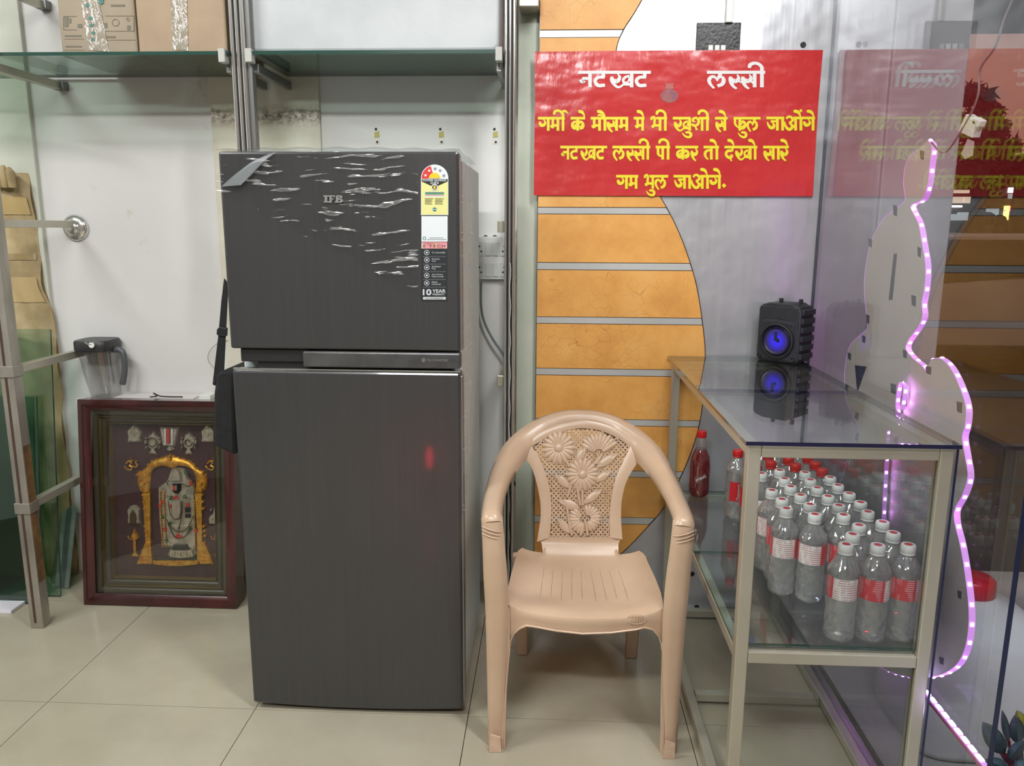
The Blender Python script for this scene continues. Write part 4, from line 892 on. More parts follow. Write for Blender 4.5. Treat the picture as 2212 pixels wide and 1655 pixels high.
for q, kind, lab in done:
    src = wh if kind == 'white' else rd; rz = random.uniform(0, 6.28)
    if kind == 'white': rz = random.choice([-math.pi/2-5.34, -math.pi/2-2.4, -math.pi/2-2.9, -math.pi/2-4.0, -math.pi/2-.9])+random.uniform(-.35, .35)
    else: rz = random.uniform(-.4, .3)
    if not used[kind]: src.location = (q[1], q[2], ZB); src.rotation_euler = (0, 0, rz); src['label'] = lab; used[kind] = True; o = src
    else: o = dup(src, (q[1], q[2], ZB), lab, rz)
    o['group'] = 'white capped water bottles in the display case' if kind == 'white' else 'red capped bottles in the display case'
# red drink bottle on its own at the back left
REDL = pet('red_drink_plastic', (.62, .035, .07), ribs=False)
p = hz(1556, 1058, ZB)
st = thing('soft_drink_bottle', 'red soft drink bottle with red cap standing at the far left back of the case', 'bottle', (.488, 2.462, ZB))
ox, oy, oz = ORG[st.name]
m = MB(); m.lathe([(0, .020), (.004, .027), (.012, .031), (.03, .032), (.06, .0315), (.10, .032), (.13, .029), (.150, .0205), (.158, .0175)], (ox, oy, oz), 24, fn=lambda a, z: 1+(.08*math.cos(5*a) if z < .008 else 0)); m.build('bottle_body', REDL, st, smooth=60)
m = MB(); m.lathe([(.158, .0176), (.175, .0155), (.193, .0140), (.196, .0130)], (ox, oy, oz), 20); m.build('bottle_neck', PET, st, smooth=60)
m = MB(); m.lathe([(.196, .0150), (.199, .0158), (.214, .0152), (.217, .0140)], (ox, oy, oz), 24); m.build('cap', CAPR, st, smooth=50)
def ons(u, v, w_):
    c_, s_ = math.cos(.55), math.sin(.55); u2, v2 = u*c_-v*s_, u*s_+v*c_; a = -1.62+u2/.0325; return V((ox+.0328*math.cos(a), oy+.0328*math.sin(a), oz+.068+v2))
text_mesh('STING', 'label_lettering', WPR, st, ons, (-.018, -.0042, .018, .0042), offset=.02)
m = MB()
for s_ in (-1, 1): m.add([ons(-.020+.004*k, s_*(.0075+.003*math.sin(k*.7)), 0) for k in range(11)]+[ons(-.020+.004*k, s_*(.0062+.003*math.sin(k*.7)), 0) for k in range(11)], [(k, k+1, 12+k, 11+k) for k in range(10)])
m.build('label_swirl', SIL, st)

# ---------------------------------------------------------------- portable speaker on the case
a, b_ = hz(1633, 776, CZ+.005), hz(1722, 788, CZ+.005); wv = V((b_.x-a.x, b_.y-a.y, 0)); wid = wv.length; ang = math.atan2(wv.y, wv.x)
sc_ = (a+b_)/2; su = wv.normalized(); sn = V((su.y, -su.x, 0)); su3 = V((0, 0, 1)); DP = .085; HT = .178
spk = thing('portable_speaker', 'small black portable speaker with glowing blue woofer on top of the glass case', 'speaker', (sc_.x, sc_.y, CZ+.005))
z0 = CZ+.0055
def sp(u, v, w_): return V((sc_.x, sc_.y, z0))+su*u+su3*v+sn*w_
hw = wid/2
Pf = [(-hw, .012), (-hw+.010, 0), (hw-.010, 0), (hw, .010), (hw, HT-.02), (hw-.008, HT-.004), (hw-.02, HT-.002), (hw-.028, HT+.004), (-hw+.03, HT+.004), (-hw+.02, HT), (-hw+.010, HT-.002), (-hw, HT-.014)]
SB = mottled('speaker_plastic', rgb(30, 32, 38), rgb(38, 40, 47), 50, .5, bump=.2)
m = MB(); m.prism([sp(u, v, 0) for u, v in Pf], -sn*DP); m.build('cabinet', SB, spk, bevel=.004, smooth=40)
m = MB(); m.obox(sp(0, HT*.5, .0005), su, su3, sn, hw-.006, HT*.5-.006, .002); m.build('front_panel', SB, spk, bevel=.002)
for k in range(6): 
    m = MB(); m.obox(sp(hw+.003, .022+k*.027, -DP*.5), su, su3, sn, .005, .0085, DP*.44); m.build('side_rib', SB, spk, bevel=.002)
RC = (0.0, .066)
def disc(prof, nm, mt, u0=RC[0], v0=RC[1], seg=32, par=None):
    mb = MB(); vs = []
    for w_, r in prof: vs += [sp(u0+r*math.cos(2*math.pi*k/seg), v0+r*math.sin(2*math.pi*k/seg), w_) for k in range(seg)]
    mb.add(vs, [(i*seg+k, i*seg+(k+1) % seg, (i+1)*seg+(k+1) % seg, (i+1)*seg+k) for i in range(len(prof)-1) for k in range(seg)]+[tuple(range((len(prof)-1)*seg, len(prof)*seg))])
    return mb.build(nm, mt, par or spk, smooth=40)
RW = min(hw-.003, .056)
disc([(.0025, RW), (.011, RW-.001), (.012, RW-.006), (.004, RW-.010)], 'woofer_ring', BLACKP)
BLU = NM('blue_lit_cone').set(rough=.3, color=rgb(20, 20, 60), em=(.03, .02, .95, 1), es=1.0)
g = BLU.n('ShaderNodeTexCoord'); 
disc([(.0045, RW-.010), (.009, RW-.014), (.006, RW-.018)], 'woofer_surround', mat('dark_blue_surround', rgb(26, 22, 52), .4))
disc([(.0062, .036), (.0066, .0285)], 'cone_glow_outer', mat('blue_lit_rim', rgb(16, 16, 50), .3, em=(.03, .02, .16, 1), es=1.0))
disc([(.0068, .028), (.0069, .020)], 'cone_glow_middle', mat('blue_lit_middle', rgb(16, 16, 60), .3, em=(.03, .02, .42, 1), es=1.0)); disc([(.0070, .0195), (.0072, .004), (.0073, .001)], 'cone_glow', mat('blue_lit_centre', rgb(16, 16, 60), .3, em=(.035, .025, .72, 1), es=1.0))
m = MB(); m.obox(sp(RC[0]-.003, RC[1]+.014, .0095), su, su3, sn, .0042, .014, .002); m.build('cone_bracket', BLACKP, spk, bevel=.001)
disc([(.008, .006), (.012, .004)], 'dust_cap', BLACKP, RC[0]+.004, RC[1]+.002, 14)
disc([(.0025, .006), (.003, .0035), (-.004, .003)], 'tweeter_port', DARKIN, 0, HT-.038, 14)
m = MB(); m.prism([sp(-hw+.012, RC[1]+.052, .002), sp(hw-.012, RC[1]+.048, .002), sp(hw-.02, RC[1]+.060, .006), sp(0, RC[1]+.066, .008), sp(-hw+.02, RC[1]+.062, .006)], -sn*.002); m.build('brow', mat('speaker_brow', rgb(64, 64, 70), .5), spk, bevel=.001)
for u in (-hw+.012, hw-.014): disc([(.0028, .0075), (.006, .0065), (.003, .0045), (.004, .001)], 'corner_screw', BLACKP, u, .012, 14)
for sgn in (-1, 1):
    for k in range(5):
        a_ = math.radians(50+k*9); u, v = sgn*(RW+.004)*math.cos(a_), (RW+.004)*math.sin(a_)
        m = MB(); m.bar(sp(u, RC[1]+v, .003), sp(u*1.16, RC[1]+v*1.16, .003), .0016, .003, up=sn); m.build('vent_rib', SB, spk)
for u, w_ in ((-.008, -.02), (hw-.018, -.03)): m = MB(); m.obox(sp(u, HT+.010, w_), su, su3, sn, .0048, .008, .005); m.build('handle_lug', BLACKP, spk, bevel=.001)
# ---------------------------------------------------------------- figure cut-out with LED strip on the outside of the glass
XBD = XG+.034
g = lambda px, py, off=0: V((XBD+off, hx(px, py, XBD).y, hx(px, py, XBD).z))
near = [(2004, 305), (2012, 318), (2008, 360), (2003, 400), (1992, 430), (1968, 443), (1972, 460), (1984, 485), (1992, 530), (1999, 575), (1997, 620), (1991, 655), (1992, 685), (1980, 710), (1962, 735), (1957, 755), (1972, 775), (1990, 790), (2000, 804)]
near2 = [(2010, 778), (2030, 775), (2052, 795), (2072, 835), (2086, 880), (2084, 920), (2078, 945), (2084, 985), (2090, 1030), (2078, 1070), (2062, 1100), (2062, 1130), (2074, 1180), (2084, 1240), (2091, 1300), (2092, 1350), (2084, 1400), (2066, 1435), (2036, 1455), (2004, 1462)]
far = [(1960, 1462), (1900, 1440), (1830, 1370), (1795, 1240), (1800, 1100), (1826, 1010), (1843, 940), (1832, 880), (1825, 830), (1826, 790), (1838, 745), (1872, 712), (1873, 690), (1868, 640), (1869, 590), (1880, 530), (1902, 482), (1928, 456), (1948, 442), (1956, 428), (1952, 395), (1958, 352), (1980, 325)]
out1 = catmull(near, 4)+catmull(near2, 4); out2 = catmull(far, 4); outline = out1+out2
BRD = mottled('white_foam_board', rgb(206, 202, 198), rgb(216, 212, 208), 3, .6)
fig = thing('silhouette_board', 'white foam board cut out as a seated figure, fixed on the shop window', 'sign board', (XBD, 1.8, .3))
m = MB(); m.prism([g(*p) for p in outline], (.013, 0, 0)); m.build('board', BRD, fig)
TAPE = mat('grey_tape', rgb(96, 98, 106), .5)
for cx, cy, w_, h in ((1934, 455, 9, 26), (1880, 525, 8, 20), (1986, 545, 8, 24), (1875, 690, 7, 22), (1974, 650, 10, 26), (1866, 733, 8, 18), (1955, 765, 9, 20), (1868, 800, 28, 42), (1930, 840, 12, 24), (1954, 867, 12, 24), (2006, 800, 12, 20), (2073, 880, 12, 26), (1992, 335, 9, 22), (2034, 1428, 10, 18), (2073, 1285, 9, 20), (1835, 770, 8, 18)):
    m = MB()
    if w_ == 28: m.prism([g(1847, 789, -.0006), g(1872, 792, -.0006), g(1852, 850, -.0006)], (.0005, 0, 0)); m.build('tape_patch', mat('dark_patch', rgb(48, 56, 88), .5), fig)
    else: m.prism([g(cx-w_/2, cy-h/2, -.0006), g(cx+w_/2, cy-h/2+3, -.0006), g(cx+w_/2-1, cy+h/2, -.0006), g(cx-w_/2+1, cy+h/2-4, -.0006)], (.0005, 0, 0)); m.build('tape_patch', TAPE, fig)
m = MB(); m.prism([g(1931, 548, -.0006), g(1938, 548, -.0006), g(1928, 648, -.0006), g(1920, 648, -.0006)], (.0005, 0, 0)); m.build('tape_patch', TAPE, fig)
RIB = NM('led_ribbon').set(rough=.5, color=rgb(214, 176, 216)); RIB.set(em=(.66, .20, .95, 1), es=.60); RIB = RIB.m
LED = mat('lit_led', rgb(255, 200, 255), .4, em=(.90, .32, 1.0, 1), es=190)
LEDH = mat('led_package', rgb(240, 210, 245), .4, em=(.75, .28, 1.0, 1), es=5)
led_me = {}
def led_chip(parent, p, nrm, tan, mesh_key='led'):
    """one lit chip on the ribbon, sharing mesh data"""
    if mesh_key not in led_me:
        mb = MB(); mb.obox((0, 0, 0), (1, 0, 0), (0, 1, 0), (0, 0, 1), .0042, .0034, .0010); mb.cur = 1
        mb.lathe([(.0010, .0022), (.0018, .0020)], seg=8); o = mb.build(mesh_key, [LEDH, LED], None); led_me[mesh_key] = o.data; bpy.data.objects.remove(o)
    o = bpy.data.objects.new('led', led_me[mesh_key]); COL.objects.link(o); o.parent = parent
    x = V(tan).normalized(); z = V(nrm).normalized(); y = z.cross(x); M_ = Matrix((x, y, z)).transposed().to_4x4(); M_.translation = V(p)-ORG[parent.name]; o.matrix_local = M_
def resample(P, step):
    out, acc = [], 0; P = [V(p) for p in P]; out.append((P[0], (P[1]-P[0]).normalized())); need = step
    for a, b_ in zip(P, P[1:]):
        L = (b_-a).length; pos = 0
        while L-pos >= need: pos += need; out.append((a.lerp(b_, pos/L), (b_-a).normalized())); need = step
        need -= L-pos
    return out
strip = thing('led_strip', 'pink violet LED strip outlining the edge of the seated figure board', 'light strip', (XBD, 1.7, .9))
W2 = .0135
def ribbon(P, parent, nrm_of, name='ribbon', wd=W2, step=.040, x0=XBD-.0005, chip=True, first=.5):
    mb = MB(); n = len(P); vs = []
    for i, p in enumerate(P):
        a, b_ = P[max(i-1, 0)], P[min(i+1, n-1)]; tn = (b_-a).normalized(); nn = nrm_of(tn)*.0012
        vs += [V((x0, p.y, p.z))+nn, V((x0+wd, p.y, p.z))+nn]
    mb.add(vs, [(2*i, 2*i+1, 2*i+3, 2*i+2) for i in range(n-1)]); mb.build(name, RIB, parent, solid=.0006)
    if chip:
        for p, tn in resample(P, step)[(0 if first < 1 else 1):]:
            nn = nrm_of(tn); led_chip(parent, V((x0+wd/2, p.y, p.z))+nn*.0024, nn, tn)
# outward normal: outline runs clockwise seen from the room; take the side away from the centroid
cen = V((0, sum(g(*p).y for p in outline)/len(outline), sum(g(*p).z for p in outline)/len(outline)))
def nrm_from(sign): return lambda t: V((0, t.z, -t.y))*sign
p_, q_ = g(*out1[4]), g(*out1[5]); tt = (q_-p_).normalized(); sg = 1 if V((0, tt.z, -tt.y)).y < 0 else -1
ribbon([g(*p) for p in catmull(near, 4)], strip, nrm_from(sg))
ribbon([g(*p) for p in catmull(near2, 4)], strip, nrm_from(sg))
ribbon([g(*p) for p in out2], strip, nrm_from(sg))
inner = thing('led_strip', 'short loop of lit pink LED strip hanging before the figure board', 'light strip', (XG+.02, 1.8, .8))
XI = XG+.016
gi = lambda px, py: V((XI, hx(px, py, XI).y, hx(px, py, XI).z))
P = [gi(*p) for p in catmull([(1936, 888), (1934, 870), (1938, 840), (1943, 826), (1950, 832), (1950, 850), (1944, 885)], 4)]
ribbon(P, inner, lambda t: V((0, -1, 0)), wd=.011, step=.028, x0=XI)
inner2 = thing('led_strip', 'straight vertical pink LED strip seen through the case behind the bottles', 'light strip', (XG+.02, 1.8, .6))
P = [gi(*p) for p in catmull([(1915, 905), (1913, 960), (1909, 1020), (1906, 1080), (1904, 1128)], 4)]
ribbon(P, inner2, lambda t: V((0, -1, 0)), wd=.011, step=.034, x0=XI)
low = thing('led_strip', 'bright violet LED strip running along the foot of the shop window to the lower right', 'light strip', (XG, 1.4, .3))
LEDB = mat('lit_led_violet', rgb(255, 220, 255), .4, em=(.62, .50, 1.0, 1), es=140)
LEDHB = mat('led_package_violet', rgb(240, 210, 245), .4, em=(.45, .22, 1.0, 1), es=5)
XL2 = XG+.028
P0, P1 = hx(1992, 1478, XL2), hx(2136, 1663, XL2)
m = MB(); m.box((XL2-.012, P1.y, P0.z-.0012), (XL2, P0.y, P0.z)); m.build('ribbon', RIB, low)
m = MB(); m.box((XL2-.0135, P1.y, P0.z-.009), (XL2-.0122, P0.y, P0.z-.002)); m.build('ribbon_wire', mat('pink_wire', rgb(206, 120, 150), .4), low)
k = 0; y = P0.y-.01; mb = MB(); mb.obox((0, 0, 0), (1, 0, 0), (0, 1, 0), (0, 0, 1), .0044, .0100, .0016); mb.cur = 1; mb.obox((0, 0, .0020), (1, 0, 0), (0, 1, 0), (0, 0, 1), .0030, .0060, .0005); o = mb.build('led', [LEDHB, LEDB]); lm = o.data; bpy.data.objects.remove(o)
while y > P1.y+.004:
    o = bpy.data.objects.new('led', lm); COL.objects.link(o); o.parent = low; o.location = V((XL2-.006, y, P0.z+.0018))-ORG[low.name]; y -= .0275
# white connector hanging on its wire
con = thing('power_connector', 'small white plug connector hanging on a thin grey wire behind the shop glass', 'connector', (.9, 1.9, 1.6))
XC2 = XG+.03
gc = lambda px, py: V((XC2, hx(px, py, XC2).y, hx(px, py, XC2).z))
m = MB(); m.prism([gc(*p) for p in ((2086, 246), (2108, 262), (2098, 298), (2068, 284))], (.018, 0, 0)); m.build('plug_body', WHITEP, con, bevel=.002)
m = MB(); m.prism([gc(*p) for p in ((2102, 252), (2116, 260), (2110, 276), (2098, 268))], (.016, 0, 0)); m.build('plug_pin_cover', WHITEP, con, bevel=.003)
m = MB(); m.tube([gc(*p) for p in catmull([(2200, -30), (2170, 40), (2150, 100), (2118, 148), (2114, 200), (2100, 240), (2072, 290), (2040, 330), (2012, 308)], 5)], .0022, 6); m.build('wire', mat('grey_wire', rgb(120, 112, 112), .5), con, smooth=60)
m = MB(); m.prism([gc(*p) for p in ((2090, 300), (2104, 306), (2100, 336), (2084, 344), (2076, 332))], (.001, 0, 0)); m.build('paper_tag', mat('paper_scrap', rgb(190, 170, 172), .7), con)

# ---------------------------------------------------------------- outside: jug, printed box, plant, porch pillar
jb = (1.10, 1.955, 0.0)
jug = thing('water_jug', 'large translucent white water jug with red lid standing behind the window', 'jug', jb)
JUG = mottled('milky_jug_plastic', rgb(186, 192, 200), rgb(200, 204, 210), 3, .4, 0, sss=0)
def jugfn(a, z): return 1/max(abs(math.cos(a))**5+abs(math.sin(a))**5, 1e-6)**(1/5)*1.0
m = MB(); m.lathe([(.0, .150), (.006, .165), (.02, .17), (.20, .172), (.285, .168), (.325, .150), (.355, .112), (.372, .062), (.385, .048)], jb, 40, fn=lambda a, z: lerp(jugfn(a, z), 1, max(0, min(1, (z-.27)/.11)))); m.build('jug_body', JUG, jug, smooth=50)
m = MB(); m.lathe([(.380, .050), (.384, .054), (.420, .052), (.426, .046)], jb, 32, fn=lambda a, z: 1+.012*math.cos(32*a)); m.build('lid', mat('red_lid', rgb(186, 30, 44), .35), jug, smooth=50)
m = MB(); m.tube([(jb[0]-.20+.0, jb[1]-.06, .05)]*0 or [(jb[0]+.10, jb[1]-.10, .30), (jb[0]+.15, jb[1]-.14, .36), (jb[0]+.17, jb[1]-.10, .33)], .010, 8); m.build('handle', JUG, jug, smooth=60)
# printed box
pb = hz(2200, 1560, 0)
bxp = thing('printed_carton', 'white carton printed with magenta petals and dark berries at the right edge', 'box', (1.5, 2.16, 0))
m = MB(); m.box((hy(2188, 1450, 2.16).x, 2.16, 0), (1.75, 2.36, hy(2200, 1391, 2.16).z)); m.build('carton', mat('carton_white', rgb(206, 202, 200), .5), bxp, bevel=.003)
MG = mottled('magenta_print', rgb(150, 40, 96), rgb(196, 92, 140), 9, .5)
def cb(px, py, off=.001): p = hy(px, py, 2.16); return V((p.x, 2.16-off, p.z))
m = MB(); m.prism([cb(2192, 1422), (1.74, 2.159, cb(2192, 1422).z), (1.74, 2.159, .02), cb(2196, 1545), cb(2180, 1520), cb(2192, 1490)], (0, .0008, 0)); m.build('magenta_field', MG, bxp)
m = MB(); m.prism([cb(2190+7*math.cos(a), 1466+12*math.sin(a), .0016) for a in (2*math.pi*k/12 for k in range(12))], (0, .0004, 0)); m.build('berry_print', mat('berry_dark', rgb(40, 30, 70), .4), bxp)
for cx, cy, r, c_ in ((2190, 1487, 5, rgb(222, 190, 120)), (2196, 1490, 4, rgb(230, 210, 180)), (2184, 1500, 4, rgb(206, 110, 110))): m = MB(); m.prism([cb(cx+r*math.cos(a)*(1 if k % 2 else .5), cy+r*math.sin(a)*(1 if k % 2 else .5), .0018) for k, a in enumerate(2*math.pi*j/10 for j in range(10))], (0, .0003, 0)); m.build('petal_print', mat('petal_print', c_, .5), bxp)
m = MB(); m.prism([cb(2190, 1427, .0014), cb(2205, 1427, .0014), cb(2205, 1434, .0014), cb(2190, 1434, .0014)], (0, .0004, 0)); m.build('printed_tag', SIL, bxp)
# leafy plant
LF = mottled('blue_green_leaf', rgb(38, 58, 66), rgb(62, 84, 88), 20, .45); LFY = mottled('yellow_green_leaf', rgb(120, 124, 40), rgb(156, 156, 62), 30, .5); LFR = mat('dark_red_leaf', rgb(84, 22, 40), .5)
pl = thing('potted_plant', 'plant with broad blue green leaves at the lower right corner', 'plant', (1.12, 1.52, 0))
def pleaf(tip, base, wd, Y, mt, px=True, curl=.015):
    a, b_ = V((base[0], base[1], 0)), V((tip[0], tip[1], 0)); d_ = b_-a; L = d_.length; u = d_/L; n = V((-u.y, u.x, 0)); vs = []; K = 8
    for i in range(K+1):
        t = i/K; w_ = wd*max(0, math.sin(math.pi*min(1, .04+.96*t)))**.7*(1-.35*t) if i < K else .3
        for q in (-1, -.5, 0, .5, 1):
            p = a+u*L*t+n*w_*q; P3 = hy(p.x, p.y, Y+curl*abs(q)-curl*math.sin(t*3)+.02*t); vs.append(P3)
    mb = MB(); mb.add(vs, [(5*i+k, 5*i+k+1, 5*i+6+k, 5*i+5+k) for i in range(K) for k in range(4)]); return mb.build('leaf', mt, pl, smooth=70, solid=.0012)
for tip, base, wd, Y, mt in (((2122, 1560), (2168, 1626), 24, 1.50, LF), ((2165, 1535), (2178, 1600), 10, 1.56, LF), ((2192, 1545), (2200, 1605), 20, 1.58, LF), ((2212, 1600), (2180, 1640), 18, 1.5, LF), ((2130, 1640), (2176, 1664), 18, 1.46, LF), ((2226, 1640), (2190, 1670), 20, 1.46, LF), ((2160, 1626), (2192, 1650), 10, 1.52, LFR), ((2178, 1590), (2170, 1618), 7, 1.60, LF), ((2206, 1616), (2200, 1650), 9, 1.56, LFR), ((2196, 1535), (2212, 1570), 14, 1.66, LFY), ((2226, 1548), (2210, 1580), 16, 1.68, LFY), ((2150, 1655), (2180, 1680), 15, 1.44, LF)):
    pleaf(tip, base, wd, Y, mt)
bs = hy(2190, 1690, 1.53)
for P in ([(2168, 1624), (2180, 1650), (2190, 1690)], [(2198, 1603), (2196, 1650), (2190, 1690)], [(2180, 1600), (2184, 1650), (2190, 1690)]): m = MB(); m.tube([hy(x, y, 1.53) for x, y in catmull(P, 3)], .0028, 6); m.build('stem', LFR, pl, smooth=60)
m = MB(); m.lathe([(0, .055), (.01, .06), (max(.03, bs.z-.005), .075), (max(.03, bs.z-.005)+.006, .068)], (bs.x, 1.53, 0), 20); m.build('pot', mat('grey_pot', rgb(96, 98, 104), .6), pl, smooth=50)

# porch: pillar faces beyond the glass
xs_ = lambda px, py=250, Y=YS: hy(px, py, Y).x
PW = mottled('pillar_paint', rgb(150, 150, 154), rgb(170, 170, 172), 3, .6)
m = MB(); m.box((xs_(1912), YS-.02, 0), (xs_(2086, 120), YS+.4, 3.3)); struct(m.build('pillar_1', PW, bevel=.004))
m = MB(); m.box((1.0201, YS+.05, 0), (xs_(1912)-.001, YS+.4, 3.3)); struct(m.build('trim_4', mat('dark_red_frame', rgb(58, 34, 40), .5)))
m = MB(); m.box((XG+.012, -1.2, -.06), (3.2, YS+.4, -.001)); struct(m.build('porch_floor', mottled('grey_marble', rgb(140, 140, 142), rgb(162, 162, 162), 4, .5)))
m = MB(); m.box((XG+.62, -4, 2.15), (4.0, YS+1.22, 2.22)); struct(m.build('porch_canopy', mat('dark_canopy', rgb(38, 36, 44), .7)))
# street
m = MB(); m.box((-20, 2.97, -.22), (90, 90, -.14)); m.box((3.2, -30, -.22), (90, 2.97, -.14)); struct(m.build('street_ground', mottled('asphalt', rgb(46, 40, 38), rgb(60, 52, 48), 2, .8)))
def far_(px, py, Y): return hy(px, py, Y)
sl = bpy.data.lights.new('car_fill_light', 'POINT'); sl.energy = 320; sl.color = (1, .8, .65); sl.shadow_soft_size = .15; slo = bpy.data.objects.new('car_fill_light', sl); slo.location = (4.5, 5.0, 4.6); COL.objects.link(slo)  # added point light to brighten the parked car, no street lamp stands here
# parked car
YC = 8.0; c0 = far_(2065, 600, YC); c1 = far_(2215, 600, YC); gz = -.14
car = thing('parked_car', 'pale car parked on the dark street beyond the shop window', 'car', ((c0.x+c1.x)/2, YC, gz))
CARM = mat('car_paint', rgb(150, 140, 136), .3, .2); DKG = mat('car_glass', rgb(20, 20, 24), .1)
X0 = c0.x; sideP = [(0, .30), (.0, .62), (.10, .78), (.55, .86), (.86, 1.30), (1.35, 1.42), (2.4, 1.42), (3.0, 1.05), (3.7, .95), (3.8, .55), (3.78, .30)]
car_l = [(X0-1.25+x*.8, z) for x, z in sideP]
m = MB(); m.prism([(x, YC, gz+z) for x, z in car_l], (0, 1.6, 0)); m.build('car_body', CARM, car, bevel=.03, smooth=40)
m = MB(); m.prism([(X0-1.25+x*.8, YC-.01, gz+z) for x, z in ((.66, .90), (.93, 1.26), (1.35, 1.36), (2.3, 1.36), (2.75, 1.02))], (0, .02, 0)); m.build('side_window', DKG, car)
for wx in (.75, 2.95): m = MB(); m.lathe([(-.02, .30), (.18, .30)], (X0-1.25+wx*.8, YC, gz+.30), 20, 'y'); m.build('wheel', BLACKP, car, smooth=50)
m = MB(); m.box((X0-1.27, YC+.1, gz+.58), (X0-1.22, YC+.45, gz+.72)); m.build('headlamp', SIL, car)
# shop across the street with lit windows
YB2 = 15.0
def fb(px, py, Y=YB2): return hy(px, py, Y)
bld = thing('shop_building', 'low building across the street with lit shop windows and signs', 'building', (9.5, YB2, gz))
l0, l1 = fb(2050, 400).x, fb(2330, 400).x; top = fb(2120, 388).z
m = MB(); m.box((l0, YB2+.3, gz), (l1+6, YB2+4, top)); m.build('wall', mat('dark_facade', rgb(52, 38, 40), .8), bld)
m = MB(); m.prism([(l0-.2, YB2, top), (l1+6, YB2, fb(2330, 330).z), (l1+6, YB2, fb(2330, 320).z), (l0-.2, YB2, top+.25)], (0, 4, 0)); m.build('roof', mat('dark_roof', rgb(40, 30, 34), .8), bld)
WL = mat('lit_window', rgb(200, 180, 150), .5, em=(.85, .66, .50, 1), es=.75); WC = mat('cool_lit_window', rgb(180, 190, 190), .5, em=(.52, .58, .60, 1), es=.55); WB = mat('bright_lamp', rgb(255, 255, 255), .5, em=(1, 1, .95, 1), es=3.2); RS = mat('red_sign', rgb(200, 30, 40), .5, em=(1, .05, .12, 1), es=1.6); YSg = mat('amber_sign', rgb(255, 190, 60), .5, em=(1, .65, .15, 1), es=3)
def lit(x0, y0, x1, y1, mt, nm): a, b_ = fb(x0, y0), fb(x1, y1); mb = MB(); mb.box((a.x, YB2+.22, b_.z), (b_.x, YB2+.30, a.z)); return mb.build(nm, mt, bld)
lit(2072, 409, 2108, 416, WL, 'lit_window'); lit(2066, 424, 2094, 438, WL, 'lit_window'); lit(2097, 424, 2122, 438, WL, 'lit_window'); lit(2060, 462, 2084, 476, WC, 'window'); lit(2086, 458, 2118, 476, WC, 'window'); lit(2130, 450, 2170, 476, WC, 'window'); lit(2070, 443, 2092, 447, WB, 'tube_lamp'); lit(2112, 466, 2130, 470, WB, 'tube_lamp')
lit(2198, 404, 2222, 415, WB, 'sign_panel'); lit(2198, 418, 2222, 428, WC, 'sign_panel'); lit(2197, 444, 2225, 455, RS, 'sign_panel'); lit(2189, 444, 2193, 475, YSg, 'sign_light_column')
for y in (441, 453): lit(2060, y, 2196, y+1.6, mat('facade_beam', rgb(90, 84, 84), .7), 'beam')
# two people seated in front of it, seen as heads and shoulders
def person(px, py, Y, label, shirt):
    p = hy(px, py, Y); r = thing('person', label, 'person', (p.x, Y, gz)); h = p.z-gz
    J = {'pel': (0, 0, h*.52), 'ch': (0, 0, h*.74), 'nk': (0, 0, h*.84), 'hd': (0, -.01, h*.90), 'tp': (0, 0, h*.97), 'ls': (-.19, 0, h*.79), 'le': (-.23, -.06, h*.62), 'lh': (-.15, -.24, h*.52), 'rs': (.19, 0, h*.79), 're': (.23, -.06, h*.62), 'rh': (.15, -.24, h*.52), 'lk': (-.12, -.02, h*.28), 'lf': (-.12, 0, .04), 'lt': (-.12, -.14, .03), 'rk': (.12, -.02, h*.28), 'rf': (.12, 0, .04), 'rt': (.12, -.14, .03)}
    R = {'pel': .15, 'ch': .16, 'nk': .06, 'hd': .10, 'tp': .085, 'ls': .07, 'le': .05, 'lh': .04, 'rs': .07, 're': .05, 'rh': .04, 'lk': .075, 'lf': .05, 'lt': .04, 'rk': .075, 'rf': .05, 'rt': .04}
    E_ = [('pel', 'ch'), ('ch', 'nk'), ('nk', 'hd'), ('hd', 'tp'), ('ch', 'ls'), ('ls', 'le'), ('le', 'lh'), ('ch', 'rs'), ('rs', 're'), ('re', 'rh'), ('pel', 'lk'), ('lk', 'lf'), ('lf', 'lt'), ('pel', 'rk'), ('rk', 'rf'), ('rf', 'rt')]
    ks = list(J); me = bpy.data.meshes.new('body'); me.from_pydata([J[k] for k in ks], [(ks.index(a), ks.index(b_)) for a, b_ in E_], []); me.materials.append(shirt)
    o = bpy.data.objects.new('body', me); COL.objects.link(o); o.parent = r; md = o.modifiers.new('skin', 'SKIN')
    for i, k in enumerate(ks): me.skin_vertices[0].data[i].radius = (R[k], R[k]*.8)
    me.skin_vertices[0].data[0].use_root = True; md.use_smooth_shade = True; s_ = o.modifiers.new('s', 'SUBSURF'); s_.levels = s_.render_levels = 2
    m = MB(); m.lathe([(h*.90, .098), (h*.94, .108), (h*.98, .085), (h*1.0, .03)], (0, .015, 0), 14); m.v = [V(v)+ORG[r.name] for v in m.v]; m.build('hair', mat('dark_hair', rgb(18, 14, 14), .8), r, smooth=60)
person(2136, 458, 11.0, 'person with dark hair and dark shirt standing behind the parked car', mat('dark_shirt', rgb(62, 48, 50), .8))
person(2161, 464, 12.0, 'person in dark clothes standing further right, nearer the yellow light column', mat('brown_shirt', rgb(50, 36, 38), .8))
